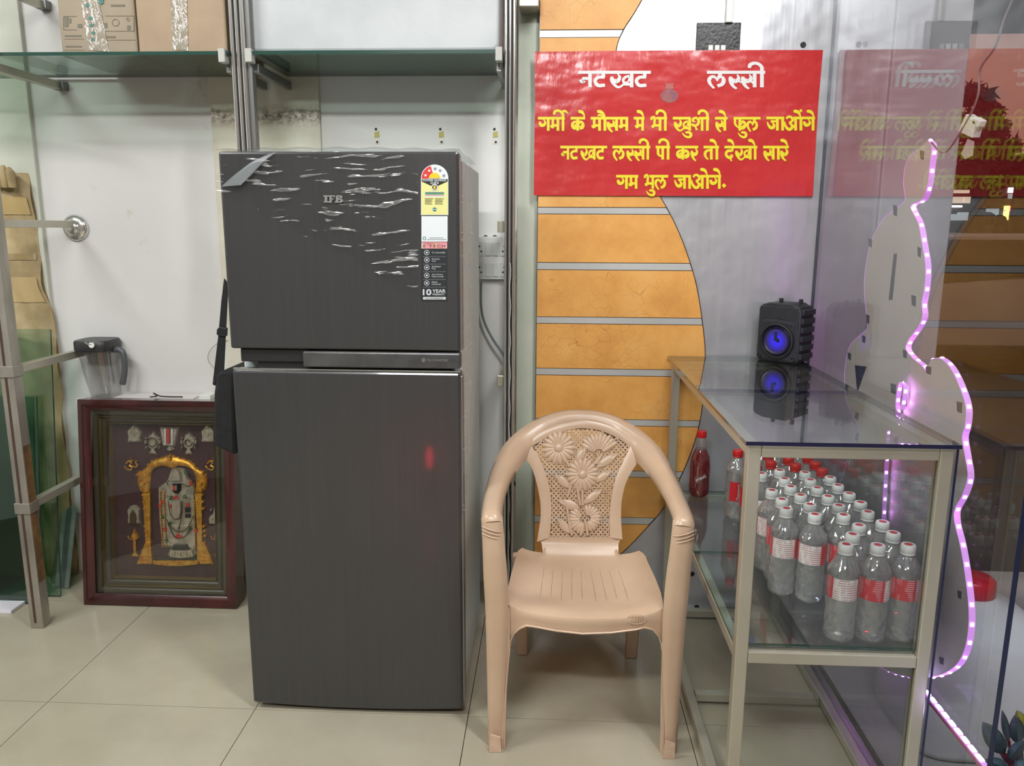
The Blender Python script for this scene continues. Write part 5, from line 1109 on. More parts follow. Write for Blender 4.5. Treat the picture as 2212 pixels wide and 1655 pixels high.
# street trees
def tree(name, label, Y, blobs, trunk, seed):
    r = thing(name, label, 'tree', (hy(trunk[0][0], 500, Y).x, Y, gz)); rnd = random.Random(seed); m = MB()
    for cx, cy, rad, n in blobs:
        c_ = hy(cx, cy, Y); R_ = rad/1700*Y*1.05
        for _ in range(int(n*.55)):
            d_ = V((rnd.gauss(0, 1), rnd.gauss(0, 1), rnd.gauss(0, 1))).normalized()*R_*rnd.random()**.45; p = c_+d_; s_ = rnd.uniform(.05, .11)*Y/10
            a = V((rnd.gauss(0, 1), rnd.gauss(0, 1), rnd.gauss(0, 1))).normalized(); b_ = a.orthogonal().normalized(); m.face([p-a*s_, p+b_*s_*.5, p+a*s_, p-b_*s_*.5])
    m.build('foliage', mat('night_leaves', rgb(30, 26, 24), .8), r, recalc=False, kind='stuff')
    m = MB(); pts = [hy(x, y, Y) for x, y in trunk]; pts[0] = V((pts[0].x, pts[0].y, gz)); m.tube(pts, [.16]+[.09]*(len(pts)-2)+[.03], 8); m.build('trunk', mat('dark_bark', rgb(30, 22, 20), .9), r, smooth=60)
tree('street_tree', 'tall dark tree against the pink dusk sky outside the window', 10.5, [(2098, 205, 22, 260), (2125, 215, 20, 200), (2112, 260, 30, 420), (2150, 280, 24, 380), (2130, 320, 34, 600), (2165, 325, 24, 380), (2150, 240, 12, 110), (2190, 312, 14, 90), (2090, 330, 22, 240), (2090, 280, 22, 260)], [(2110, 500), (2115, 420), (2120, 340), (2116, 260)], 3)
tree('street_tree', 'broad dark hedge like tree row low beyond the window, right of the tall tree', 12.5, [(2170, 375, 26, 420), (2205, 362, 26, 420), (2240, 370, 40, 500), (2130, 388, 20, 200)], [(2200, 500), (2205, 400), (2206, 370)], 5)
# ---------------------------------------------------------------- framed relief picture
YF0 = 2.500; tl = hy(147, 862, 2.60)
FB = V((0, YF0, 0)); lean = math.atan2(.085, .735); FU = V((0, math.sin(lean), math.cos(lean))); FN = V((0, -math.cos(lean), math.sin(lean)))
def fp(px, py, off=0): return hp(px, py, FB, FN)+FN*off
fc = [fp(190, 1302), fp(519, 1306), fp(505, 860), fp(148, 860)]
X0 = hz(188, 1302, 0).x; X1 = hz(520, 1306, 0).x; HH = (fp(148, 861)-FB).dot(FU)
pic = thing('framed_picture', 'dark red framed glass case with a gold and silver standing deity relief leaning behind', 'picture', ((X0+X1)/2, YF0, 0))
UX = V((1, 0, 0))
def fr3(u, v, w_): return FB+V((u, 0, 0))+FU*v+FN*w_
RW_ = NM('dark_red_lacquer').set(rough=.22, spec=.6, coat=.3)
RW_.l(RW_.ramp(RW_.noise(8, 5, (1, 1, .3)), [(.3, rgb(40, 18, 18)), (.7, rgb(74, 28, 28))]), RW_.b.inputs['Base Color']); RW_ = RW_.m
def moulding(o, i, h0, h1, mt, nm):
    """mitred frame ring between inset o and i with heights"""
    for side in range(4):
        def c(ins): return [(X0+ins, ins), (X1-ins, ins), (X1-ins, HH-ins), (X0+ins, HH-ins)]
        A, B_ = c(o), c(i); a, b_ = A[side], A[(side+1) % 4]; d_, e = B_[side], B_[(side+1) % 4]; K = 4; m = MB(); vs = []
        for (p, q) in ((a, d_), (b_, e)):
            for k in range(K+1):
                t_ = k/K; x, y = lerp(p[0], q[0], t_), lerp(p[1], q[1], t_); vs.append(fr3(x, y, lerp(h0, h1, t_)+.006*math.sin(math.pi*t_)))
            vs += [fr3(q[0], q[1], -.046), fr3(p[0], p[1], -.046)]
        n = K+3; m.add(vs, [(k, (k+1) % n, n+(k+1) % n, n+k) for k in range(n)]+[tuple(range(n)), tuple(range(2*n-1, n-1, -1))]); m.build(nm, mt, pic, smooth=50)
OLV = mat('dark_olive_mount', rgb(64, 60, 46), .35, .2); GLD = mat('gold_fillet', rgb(188, 160, 92), .3, .8)
moulding(0, .038, .022, .012, RW_, 'frame_moulding'); moulding(.0385, .060, .004, -.006, OLV, 'mount'); moulding(.0605, .0635, -.003, -.005, GLD, 'gold_fillet'); moulding(.064, .084, -.010, -.020, OLV, 'inner_mount'); moulding(.0845, .0875, -.018, -.020, GLD, 'gold_fillet')
MAR = mottled('maroon_velvet', rgb(50, 22, 26), rgb(62, 30, 32), 30, .8)
m = MB(); m.obox(fr3((X0+X1)/2, HH/2, -.046), UX, FU, FN, (X1-X0)/2-.004, HH/2-.004, .004); m.build('backing', MAR, pic)
PGL = clear('picture_glass', (.96, .96, .96), 1.5, extra=.02)
m = MB(); m.obox(fr3((X0+X1)/2, HH/2, .0115), UX, FU, FN, (X1-X0)/2-.038, HH/2-.038, .0008); m.build('picture_glass', PGL, pic)
GOLD = mottled('gold_relief', rgb(196, 132, 30), rgb(232, 180, 70), 60, .42, .8, bump=.5, bscale=180); SILV = mottled('silver_relief', rgb(170, 162, 142), rgb(206, 200, 182), 50, .35, .7, bump=.5, bscale=220)
GRN = mat('green_enamel', rgb(36, 92, 56), .35); REDE = mat('red_enamel', rgb(178, 48, 38), .35); BLE = mat('black_enamel', rgb(22, 22, 26), .25)
Z0_ = -.0415
def f2(px, py, off=0): return fp(px, py, Z0_+off)
def relief(pts, h, mt, nm, parent=None, base=0, smooth_=None, inset=.0):
    m = MB(); n = len(pts); c_ = (sum(p[0] for p in pts)/n, sum(p[1] for p in pts)/n)
    lo = [f2(*p, base) for p in pts]; hi = [f2(c_[0]+(p[0]-c_[0])*(1-inset), c_[1]+(p[1]-c_[1])*(1-inset), base+h) for p in pts]
    m.add(lo+hi, [(k, (k+1) % n, n+(k+1) % n, n+k) for k in range(n)]+[tuple(range(n, 2*n))]); return m.build(nm, mt, parent or pic, smooth=smooth_)
def rope(pts, r, h, mt, nm, parent=None, bead=None):
    m = MB(); P = [f2(*p, h) for p in catmull(pts, 5)]; m.tube(P, r, 6)
    if bead:
        for p, t_ in resample(P, bead): m.lathe([(-r*1.4, r*.5), (0, r*1.7), (r*1.4, r*.5)], p, 6)
    return m.build(nm, mt, parent or pic, smooth=60)
k7 = lambda x, y: (120+x/3.378, 840+y/3.378)   # coordinates read off an enlarged view
arch_o = [k7(*p) for p in [(590, 770), (560, 740), (550, 680), (560, 630), (610, 600), (650, 550), (700, 525), (760, 510), (800, 495), (850, 510), (910, 525), (970, 555), (1010, 600), (1060, 625), (1070, 680), (1070, 740), (1040, 770)]]
arch_i = [k7(*p) for p in [(645, 770), (650, 700), (655, 640), (680, 600), (720, 580), (760, 580), (800, 595), (805, 600), (825, 595), (860, 578), (910, 580), (950, 600), (975, 640), (985, 680), (985, 770)]]
def bandrel(A, B_, h, mt, nm):
    n = 24; ra = catmull(A, 6); rb = catmull(B_, 6); ga = lambda L, t: L[min(len(L)-1, int(t*(len(L)-1)+.5))]; m = MB(); vs = []
    for i in range(n+1):
        a, b_ = ga(ra, i/n), ga(rb, i/n); w_ = 1+.05*(i % 2)
        for t_, hh in ((0, 0), (.12, h*.8), (.5, h*(1+.25*(i % 2))), (.88, h*.8), (1, 0)): vs.append(f2(lerp(a[0], b_[0], t_), lerp(a[1], b_[1], t_), hh))
    m.add(vs, [(5*i+k, 5*i+k+1, 5*i+6+k, 5*i+5+k) for i in range(n) for k in range(4)]); return m.build(nm, mt, pic, smooth=50)
bandrel(arch_o, arch_i, .012, GOLD, 'gold_arch')
for cx, cy, r in ((805, 520, 26), (602, 705, 34), (1025, 705, 34), (572, 635, 18), (1045, 632, 18), (600, 745, 20), (1035, 745, 20)):
    x, y = k7(cx, cy); q = r/3.378; relief([(x+q*math.cos(2*math.pi*k/12)*(1 if k % 2 else .7), y+q*math.sin(2*math.pi*k/12)*(1 if k % 2 else .7)) for k in range(12)], .018, GOLD, 'gold_rosette', inset=.45)
ra_ = catmull(arch_o, 3)
for k in range(8, 44, 2):
    x, y = ra_[min(k, len(ra_)-1)]; relief([(x+2.6*math.cos(a), y+2.6*math.sin(a)) for a in (math.pi*j/3 for j in range(6))], .010, GOLD, 'gold_bead', inset=.4)
for sgn, xs2 in ((-1, (600, 655)), (1, (985, 1035))):
    xa_, xb_ = xs2
    relief([k7(xa_, 770), k7(xb_, 770), k7(xb_+8, 1290), k7(xa_+28 if sgn < 0 else xa_+20, 1290), k7(xa_+15, 1000)], .010, GOLD, 'gold_column', inset=.02)
    for j, yy_ in enumerate((790, 840, 890, 1020, 1055, 1090)):
        cx = (604 if sgn < 0 else 1036)+(j*5); x, y = k7(cx, yy_); relief([(x+5*math.cos(a), y+4.2*math.sin(a)) for a in (math.pi*q/4 for q in range(8))], .012, GOLD, 'gold_bead', inset=.4)
    bx = [(625, 1130), (600, 1190), (585, 1240), (555, 1305), (680, 1305), (668, 1130)] if sgn < 0 else [(1030, 1130), (1060, 1130), (1085, 1190), (1105, 1240), (1132, 1305), (1020, 1305)]
    relief([k7(*p) for p in bx], .014, GOLD, 'gold_pedestal', inset=.1)
    for yy_ in (1235, 1262, 1285): a_ = (582, 655) if sgn < 0 else (1038, 1108); rope([k7(a_[0], yy_), k7(a_[1], yy_)], .0018, .016, GOLD, 'gold_pedestal_band')
relief([k7(675, 1272), k7(1015, 1272), k7(1015, 1300), k7(900, 1312), k7(780, 1312), k7(675, 1300)], .012, GOLD, 'gold_sill', inset=.03)
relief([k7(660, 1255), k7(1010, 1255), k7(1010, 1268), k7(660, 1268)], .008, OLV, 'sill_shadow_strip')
# deity figure
body = [(812, 590), (870, 590), (905, 600), (930, 665), (975, 710), (985, 800), (985, 960), (1000, 1180), (985, 1200), (740, 1180), (720, 1000), (712, 800), (710, 735), (760, 700), (785, 670), (800, 620)]
dz_ = relief([k7(*p) for p in body], .010, SILV, 'deity_figure', inset=.06, smooth_=40)
relief([k7(*p) for p in [(815, 690), (895, 690), (893, 640), (880, 605), (850, 585), (825, 605), (812, 640)]], .012, SILV, 'crown', dz_, .010, 40, .2)
relief([k7(*p) for p in [(820, 705), (888, 705), (886, 755), (865, 780), (842, 780), (822, 755)]], .010, BLE, 'face', dz_, .012, 40, .3)
for a_ in ((832, 712), (858, 712)): x, y = a_; relief([k7(x, y), k7(x+8, y), k7(x+8, y+36), k7(x, y+36)], .002, SILV, 'forehead_mark', dz_, .0225)
relief([k7(840, 716), k7(858, 716), k7(858, 750), k7(840, 750)], .0012, REDE, 'forehead_mark', dz_, .0225)
relief([k7(*p) for p in [(820, 815), (850, 790), (875, 815)]], .004, REDE, 'pendant', dz_, .012); relief([k7(*p) for p in [(842, 1098), (868, 1068), (906, 1095), (870, 1105)]], .004, REDE, 'pendant', dz_, .014)
relief([k7(*p) for p in [(822, 825), (888, 825), (892, 900), (880, 965), (855, 970), (830, 950), (820, 890)]], .008, SILV, 'torso', dz_, .010, 40, .15)
relief([k7(*p) for p in [(800, 1010), (960, 1010), (960, 1060), (900, 1110), (860, 1112), (810, 1070)]], .006, SILV, 'lower_robe', dz_, .010, 40, .1)
BRN = mat('dark_bronze_line', rgb(84, 64, 34), .4, .5)
for L in ([(800, 830), (815, 920), (850, 965), (890, 940), (905, 830)], [(785, 960), (830, 1030), (880, 1055), (940, 1030), (985, 940)], [(800, 1000), (840, 1085), (880, 1105), (930, 1080), (965, 1010)], [(905, 840), (900, 940), (875, 1040)], [(800, 715), (790, 690), (812, 680)], [(900, 700), (930, 715), (965, 720)]): rope([k7(*p) for p in L], .0016, .020, BRN, 'garland_line', dz_)
for x in (735, 762): rope([k7(x, 760), k7(x+5, 960), k7(x+16, 1170)], .0020, .013, GOLD, 'beaded_garland', dz_, bead=.010)
rope([k7(985, 830), k7(988, 1000), k7(992, 1170)], .0018, .013, GOLD, 'beaded_garland', dz_, bead=.010)
for x, y, mt in ((742, 830, REDE), (748, 940, GRN), (756, 1030, REDE), (766, 1115, GRN), (800, 800, GRN), (905, 790, GRN), (790, 990, GRN), (945, 1030, GRN), (720, 860, REDE), (985, 1040, REDE), (805, 860, REDE), (925, 850, REDE), (915, 610, GRN), (950, 690, REDE)):
    relief([k7(x, y), k7(x+20, y-4), k7(x+24, y+20), k7(x+3, y+26)], .004, mt, 'enamel_inlay', dz_, .011)
for x, y in ((760, 750), (945, 755), (795, 800), (932, 808)): 
    c_ = k7(x, y); rope([(c_[0]+4.2*math.cos(a), c_[1]+4.2*math.sin(a)) for a in (math.pi*j/4 for j in range(9))], .0016, .016, SILV, 'round_ornament', dz_)
for y0_, y1_ in ((880, 915), (928, 955)): relief([k7(920, y0_), k7(958, y0_), k7(958, y1_), k7(920, y1_)], .005, BLE, 'arm_band', dz_, .011)
relief([k7(*p) for p in [(828, 1150), (935, 1150), (950, 1185), (815, 1188)]], .012, BLE, 'feet', dz_, .008, 40, .2)
relief([k7(*p) for p in [(800, 1190), (980, 1190), (1005, 1225), (990, 1245), (880, 1255), (800, 1245), (780, 1225)]], .016, SILV, 'lotus_base', dz_, .002, 40, .15)
for k in range(9): x = 808+k*21; rope([k7(x, 1200), k7(x+(k-4)*2, 1238)], .0020, .017, GOLD if k % 2 else GRN, 'lotus_petal', dz_)
# small ornaments
def orn(pts, mt, nm, h=.008): return relief([k7(*p) for p in pts], h, mt, nm, inset=.15, smooth_=40)
def blobs(L, mt, nm, par=None):
    for x, y, rx, ry in L: c_ = k7(x, y); relief([(c_[0]+rx/3.378*math.cos(a), c_[1]+ry/3.378*math.sin(a)) for a in (math.pi*j/5 for j in range(10))], .009, mt, nm, par, .002, 40, .45)
for ox_ in (0, 545):
    o_ = orn([(482+ox_, 405), (585+ox_, 405), (580+ox_, 370), (588+ox_, 330), (560+ox_, 290), (532+ox_, 262), (505+ox_, 290), (480+ox_, 320), (488+ox_, 370)], SILV, 'silver_seated_ornament'); blobs([(532+ox_, 290, 18, 20), (510+ox_, 330, 14, 16), (556+ox_, 330, 14, 16), (532+ox_, 345, 14, 22), (505+ox_, 385, 18, 12), (560+ox_, 385, 18, 12)], SILV, 'ornament_detail', o_)
for cx, kind in ((672, 0), (938, 1)):
    o_ = orn([(cx-30, 345), (cx-14, 345), (cx, 318), (cx+14, 345), (cx+34, 360), (cx+46, 395), (cx+36, 440), (cx+8, 458), (cx+30, 495), (cx-30, 495), (cx-8, 458), (cx-36, 440), (cx-46, 395)], SILV, 'silver_emblem_ornament'); c_ = k7(cx, 400)
    rope([(c_[0]+(9.5-(.55*j if kind else 0))*math.cos(math.pi*j/5), c_[1]+(9.5-(.55*j if kind else 0))*math.sin(math.pi*j/5)) for j in range(11)], .0018, .012, BRN, 'emblem_ring', o_)
    for s_ in (-1, 1): blobs([(cx+s_*52, 400, 8, 22), (cx+s_*50, 370, 8, 8), (cx+s_*48, 440, 6, 14)], SILV, 'ornament_detail', o_)
o_ = orn([(718, 290), (860, 290), (838, 435), (742, 435)], SILV, 'silver_crest_ornament'); relief([k7(*p) for p in [(778, 300), (800, 300), (802, 410), (786, 410)]], .005, REDE, 'crest_stripe', o_, .009)
for x in (765, 815): relief([k7(x, 300), k7(x+9, 300), k7(x+7, 420), k7(x+1, 420)], .003, WPR, 'crest_stripe', o_, .009)
blobs([(800, 452, 30, 16), (800, 438, 18, 8)], SILV, 'ornament_detail', o_)
for ox_ in (0, 600):
    rope([k7(*p) for p in [(475+ox_, 560), (495+ox_, 540), (515+ox_, 555), (500+ox_, 572), (522+ox_, 585), (510+ox_, 606), (485+ox_, 600), (462+ox_, 575)]], .0034, .006, GOLD, 'gold_script_ornament')
    if ox_ == 0: rope([k7(*p) for p in [(520, 575), (545, 585), (560, 570), (545, 550), (555, 535)]], .0032, .006, GOLD, 'gold_script_ornament')
    rope([k7(*p) for p in [(500+ox_, 530), (515+ox_, 540), (532+ox_, 530)]], .0022, .006, GOLD, 'gold_script_ornament'); blobs([(516+ox_, 518, 6, 6)], GOLD, 'gold_bead')
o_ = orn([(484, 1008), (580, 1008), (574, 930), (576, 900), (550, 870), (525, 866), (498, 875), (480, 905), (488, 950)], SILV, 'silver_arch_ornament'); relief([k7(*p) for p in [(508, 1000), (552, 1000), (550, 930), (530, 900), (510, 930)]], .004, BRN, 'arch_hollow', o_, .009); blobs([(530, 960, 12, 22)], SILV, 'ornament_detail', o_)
o_ = orn([(1088, 1010), (1146, 1015), (1146, 880), (1130, 872), (1120, 930), (1095, 945), (1084, 970)], SILV, 'silver_side_ornament'); blobs([(1104, 900, 9, 12), (1112, 965, 18, 12)], SILV, 'ornament_detail', o_)
for ox_ in (0, 612):
    o_ = orn([(512+ox_, 1255), (574+ox_, 1255), (552+ox_, 1230), (548+ox_, 1120), (560+ox_, 1090), (530+ox_, 1040), (510+ox_, 1090), (526+ox_, 1120), (530+ox_, 1230)], GOLD, 'gold_lamp_ornament', .007); rope([k7(*p) for p in [(492+ox_, 1090), (505+ox_, 1112), (532+ox_, 1118), (560+ox_, 1112), (574+ox_, 1090)]], .0022, .010, GOLD, 'lamp_arm', o_)

# low stand behind the picture, with the blender jar and odds and ends
ZS2 = hy(225, 857, 2.69).z
sx0, sx1 = hy(180, 860, 2.69).x, -.87
sd = thing('low_stand', 'narrow white stand against the wall behind the framed picture', 'stand', ((sx0+sx1)/2, 2.69, 0))
SWH = mat('stand_white', rgb(206, 202, 198), .5)
m = MB(); m.box((sx0, 2.646, ZS2-.018), (sx1, 2.746, ZS2)); m.build('stand_top', SWH, sd, bevel=.002)
for x in (sx0+.02, sx1-.04):
    m = MB(); m.box((x, 2.648, 0), (x+.02, 2.740, ZS2-.0185)); m.build('side_panel', SWH, sd, bevel=.002)
jp = hy(236, 857, 2.69)
jar = thing('blender_jar', 'clear blender jar with black lid and handle on the stand behind the picture', 'blender jar', (jp.x, 2.69, ZS2))
jt = hy(221, 752, 2.69).z-ZS2; JM = clear('clear_jar', (.87, .87, .87), 1.5, gain=1.3, extra=.08)
def sqr(a, z): return 1/(abs(math.cos(a))**4+abs(math.sin(a))**4)**.25
j0 = V((hy(231, 857, 2.69).x, 2.69, ZS2+.0005)); 
prof = [(0, .035), (.004, .042), (.02, .044), (jt*.5, .051), (jt, .057)]
m = MB(); m.lathe(prof, j0, 28, fn=sqr); m.v = [V((v[0]-(v[2]-ZS2)/jt*.016, v[1], v[2])) for v in m.v]; m.build('jar_body', JM, jar, smooth=50)
LIDM = mat('jar_lid_black', rgb(44, 44, 46), .4); jl = V((j0.x-.016, 2.69, ZS2+jt))
m = MB(); m.lathe([(-.006, .062), (.0, .064), (.026, .064), (.032, .060)], jl, 28, fn=sqr); m.build('lid', LIDM, jar, smooth=40)
m = MB(); pp = catmull([V((jl.x+.055, 2.69, jl.z-.004)), V((jl.x+.088, 2.69, jl.z-.012)), V((jl.x+.092, 2.69, jl.z-.07)), V((jl.x+.078, 2.69, jl.z-.13))], 5); m.tube(pp, [.011]*(len(pp)-2)+[.012, .010], 8); m.build('handle', mat('smoky_handle', rgb(84, 86, 90), .35), jar, smooth=60)
m = MB(); q = hy(197, 744, 2.62); m.lathe([(-.006, .010), (0, .009)], (q.x, 2.69-.064, q.z-.003), 14, 'y'); m.build('lid_knob', WHITEP, jar, smooth=50); m = MB(); m.tube([(q.x-.024, 2.625, q.z+.006), (q.x-.012, 2.622, q.z-.001), (q.x, 2.622, q.z)], .003, 6); m.build('spout_lip', SIL, jar, smooth=50)
def onst(px): return hy(px, 857, 2.69).x
single(MB().box((onst(438), 2.66, ZS2+.0005), (onst(462), 2.72, ZS2+.016)), 'adapter', WHITEP, 'small white adapter block on the stand beside the black bag', 'adapter', bevel=.002)
m = MB(); m.box((onst(255), 2.645, ZS2+.0005), (onst(425), 2.74, ZS2+.004)); single(m, 'folded_paper', mat('paper_white', rgb(214, 208, 204), .7), 'thin folded white paper lying on the stand behind the picture', 'paper')
m = MB(); m.tube([V((onst(x), 2.67, ZS2+.006+h)) for x, h in catmull([(330, .0), (345, .004), (338, .014), (352, .004), (375, .002), (400, .002)], 4)], .0022, 6); single(m, 'cable_tie', BLACKP, 'short black twisted cable end on top of the stand', 'cable', smooth=60)
m = MB(); m.box((onst(205), 2.64, ZS2+.0005), (onst(215), 2.65, ZS2+.003)); 

# ---------------------------------------------------------------- glass sheets, wrapped parcel, metal rack at the left
def sheet(x0, x1, ztop, y0, y1, name, label, gm, grp=None):
    a = thing(name, label, 'glass sheet', ((x0+x1)/2, y0, 0), grp)
    n = V((0, -(ztop), (y1-y0))).normalized(); up = V((0, y1-y0, ztop)).normalized(); L = math.hypot(ztop, y1-y0); c_ = V(((x0+x1)/2, y0, .003))+up*L/2
    m = MB(); m.obox(c_, (1, 0, 0), up, n, (x1-x0)/2, L/2, .004)
    for i, f in enumerate(m.f): m.mi[i] = 1
    for i, f in enumerate(m.f):
        P = [V(m.v[j]) for j in f]; nn = (P[1]-P[0]).cross(P[2]-P[1]).normalized(); m.mi[i] = 0 if abs(nn.dot(n)) > .9 else 1
    m.build('pane', [gm, GEDGE], a); return a
g1 = hz(130, 1290, 0)
GG2 = clear('dark_green_glass', (.56, .74, .66), 1.5, extra=.05)
sheet(-2.45, hz(131, 1290, 0).x, hy(128, 712, 2.66).z, 2.535, 2.640, 'glass_sheet', 'tallest clear green glass sheet leaning at the left wall', GREENGLASS, 'glass sheets leaning on the wall')
sheet(-2.50, hz(100, 1292, 0).x, hy(100, 856, 2.62).z, 2.505, 2.595, 'glass_sheet', 'shorter green glass sheet in front of the tallest one', GG2, 'glass sheets leaning on the wall')
sheet(-2.52, hz(78, 1294, 0).x, hy(74, 855, 2.59).z-.004, 2.475, 2.560, 'glass_sheet', 'dark green glass sheet nearest the steel rack leg', GG2, 'glass sheets leaning on the wall')
m = MB(); m.box((-2.55, 2.40, .0005), (hz(62, 1300, 0).x, 2.475, .012)); single(m, 'white_slab', mat('white_board', rgb(216, 214, 222), .5), 'white slab lying on the floor below the glass sheets', 'slab', bevel=.001)
GYM = mottled('dull_zinc', rgb(128, 132, 128), rgb(150, 152, 148), 20, .5, .2)
for k, (px, col, lb) in enumerate(((141, 1, 'left steel channel offcut leaning beside the glass sheets'), (152, 2, 'right steel channel offcut leaning nearest the framed picture'))):
    x = hz(px, 1262, 0).x; a = thing('steel_channel', lb, 'metal channel', (x, 2.60, 0), 'steel channels by the glass sheets')
    for dx in (-.008, .008): m = MB(); m.bar((x+dx, 2.600, .002), (x+dx-.012, 2.715, .275), .003, .018, up=(1, 0, 0)); m.build('flange', GYM, a)
    m = MB(); m.bar((x, 2.604, .002), (x-.012, 2.719, .275), .013, .003, up=(0, -1, .4)); m.build('web', GYM, a)
KR = mottled('brown_wrap_paper', rgb(150, 130, 92), rgb(176, 156, 116), 14, .6, bump=.5, bscale=22)
par = thing('wrapped_parcel', 'tall parcel wrapped in brown paper and tape leaning at the far left', 'parcel', (-1.95, 2.66, 0))
pxr = [(372, 40), (400, 48), (440, 56), (500, 62), (560, 68), (620, 78), (670, 92), (712, 102), (800, 112), (900, 118)]
ztops = [hy(x, y, 2.68) for y, x in pxr]; rnd = random.Random(2)
prx = sorted((p.z, p.x) for p in ztops)
def parc(u, v):
    z = .0+v*(ztops[0].z); xr = interp(prx, z); x = lerp(xr-.34, xr, u); d_ = .05*max(0, math.sin(math.pi*u))**.5; return V((x+.002*math.sin(z*40+u*5), 2.725-d_*.8-.012*math.sin(z*23+u*17)*math.sin(u*11), z))
m = MB(); m.grid(24, 60, parc); m.grid(2, 60, lambda u, v: V((parc(u, v).x, 2.728, parc(u, v).z))); m.build('wrapping', KR, par, smooth=50)
for v0, v1, c_ in ((.905, .945, rgb(176, 152, 104)), (.80, .815, rgb(150, 130, 90)), (.70, .76, rgb(184, 160, 116))):
    m = MB(); m.grid(20, 4, lambda u, v: parc(.02+.96*u, v0+(v1-v0)*v)+V((0, -.003, 0))); m.build('tape_band', mat('brown_tape', c_, .25), par, smooth=60)
# gathered paper end of the parcel
m = MB()
for k in range(7):
    x = ztops[0].x-.02-k*.024; m.tube([V((x, 2.67, ztops[0].z-.05)), V((x+.004, 2.66, ztops[0].z+.0)), V((x+.006*(k % 3-1), 2.668, ztops[0].z+.012+.008*(k % 2)))], [.013, .015, .007], 7)
m.build('gathered_end', KR, par, smooth=60)
# rack leg with arms reaching to the wall
rk = thing('metal_rack', 'tall worn stainless steel upright with short arms reaching to the white wall', 'rack', (-1.67, 2.31, 0))
rx0, rx1 = hz(66, 1358, 0).x, hz(93, 1359, 0).x
RUST = mottled('worn_steel', rgb(150, 144, 134), rgb(178, 172, 162), 12, .34, .6, (1, 1, .4))
ry = hz(80, 1358, 0).y
m = MB(); m.box((rx0, ry, .0005), (rx1, ry+.042, 2.35)); m.build('upright', RUST, rk, bevel=.002)
m = MB(); m.box((lerp(rx0, rx1, .34), ry-.0012, .02), (lerp(rx0, rx1, .52), ry+.004, 2.30)); m.build('slot', mat('slot_brown', rgb(70, 50, 40), .6), rk)
m = MB(); m.box((rx1-.002, ry+.004, .16), (rx1+.0012, ry+.038, .62)); m.build('rust_patch', mottled('rust', rgb(84, 64, 42), rgb(122, 88, 50), 26, .8), rk)
for pxa, pya, nm in (((30, 800), (186, 764), 'arm'), ((55, 1092), (160, 1046), 'arm')):
    a = hy(*pxa, ry+.03); b_ = hy(*pya, YW-.03); x = (rx0+rx1)/2; m = MB(); m.bar((x, ry+.042, a.z), (x, YW-.002, a.z), .026, .026); m.build('arm', INOX, rk, bevel=.002)
    m = MB(); m.box((rx0-.004, ry-.004, a.z-.018), (rx1+.004, ry+.046, a.z+.018)); m.build('collar', RUST, rk, bevel=.002)
fz_ = hy(165, 492, YW); 
zr = fz_.z+.012
m = MB(); m.bar((fz_.x-.002, ry+.042, zr), (fz_.x-.002, YW-.03, zr), .022, .024); m.build('arm', INOX, rk, bevel=.002)
m = MB(); m.lathe([(0, .046), (-.006, .046), (-.014, .040), (-.018, .026), (-.022, .024), (-.030, .012)], (fz_.x, YW-.001, fz_.z), 32, 'y'); m.build('wall_flange', CHROME, rk, smooth=40)
for zz, px in ((hy(132, 188, YW).z, 132), (hy(112, 14, YW).z, 112)):
    q = hy(px, 100, YW); m = MB(); m.bar((q.x-.01, ry-.4, zz-.0), (q.x-.01, YW-.02, zz-.0), .026, .026); m.build('arm', INOX, rk, bevel=.002)
    m = MB(); m.box((q.x-.022, YW-.035, zz-.014), (q.x+.014, YW-.001, zz+.014)); m.build('arm_bracket', mat('bracket_grey', rgb(120, 120, 118), .35, .8), rk, bevel=.002)

# ---------------------------------------------------------------- wall shelves with their chrome uprights
YP = 2.40; ZP = hy(300, 121, YP).z
def upright(pxl, pxr, label, z1):
    a, b_ = hy(pxl, 200, YP), hy(pxr, 200, YP); r = thing('shelf_upright', label, 'shelf post', ((a.x+b_.x)/2, YP, 0), 'chrome uprights carrying the glass shelves'); W_ = b_.x-a.x
    for t0, t1 in ((0, .26), (.38, .62), (.74, 1)):
        m = MB(); m.box((a.x+W_*t0, YP, 0), (a.x+W_*t1, YP+.03, 2.9)); m.build('chrome_bar', CHROME, r, bevel=.0035)
    m = MB(); m.box((a.x+.002, YP+.008, 0), (b_.x-.002, YP+.032, 2.9)); m.build('channel', DARKIN, r)
    return r, a.x, b_.x
u1, ul0, ul1 = upright(503, 534, 'chrome slotted upright left of centre, rising behind the refrigerator', 2.9)
u2, ur0, ur1 = upright(1090, 1114, 'chrome slotted upright between the refrigerator and the orange wall', 2.9)
m = MB(); m.box((ul1+.001, YP+.012, 0), (ul1+.014, YP+.04, 2.9)); m.build('side_strip', mat('grey_strip', rgb(118, 118, 114), .4, .5), u1)
# thin white cable clipped down the right upright
m = MB(); m.tube([(ur0+.018+.002*math.sin(k*1.3), YP-.004, 1.2-.022*k) for k in range(50)], .0022, 6); single(m, 'white_cable', mat('white_cable', rgb(190, 190, 182), .4), 'thin white cable running down the right chrome upright', 'cable', smooth=60)
def shelf(x0, x1, label):
    r = thing('glass_shelf', label, 'shelf', ((x0+x1)/2, 2.57, ZP)); m = MB(); m.box((x0, YP-.012, ZP), (x1, YW-.022, ZP+.010))
    for i, f in enumerate(m.f):
        P = [m.v[j] for j in f]; m.mi[i] = 0 if max(p[2] for p in P)-min(p[2] for p in P) < 1e-9 else 1
    m.build('shelf_glass', [clear('shelf_glass_green', (.70, .80, .75), 1.5, gain=1.2), GEDGE], r); return r
s1 = shelf(-2.6, ul0-.004, 'left green glass shelf carrying two cardboard boxes'); s2 = shelf(ul1+.016, ur0-.004, 'green glass shelf above the refrigerator carrying the white foam box')
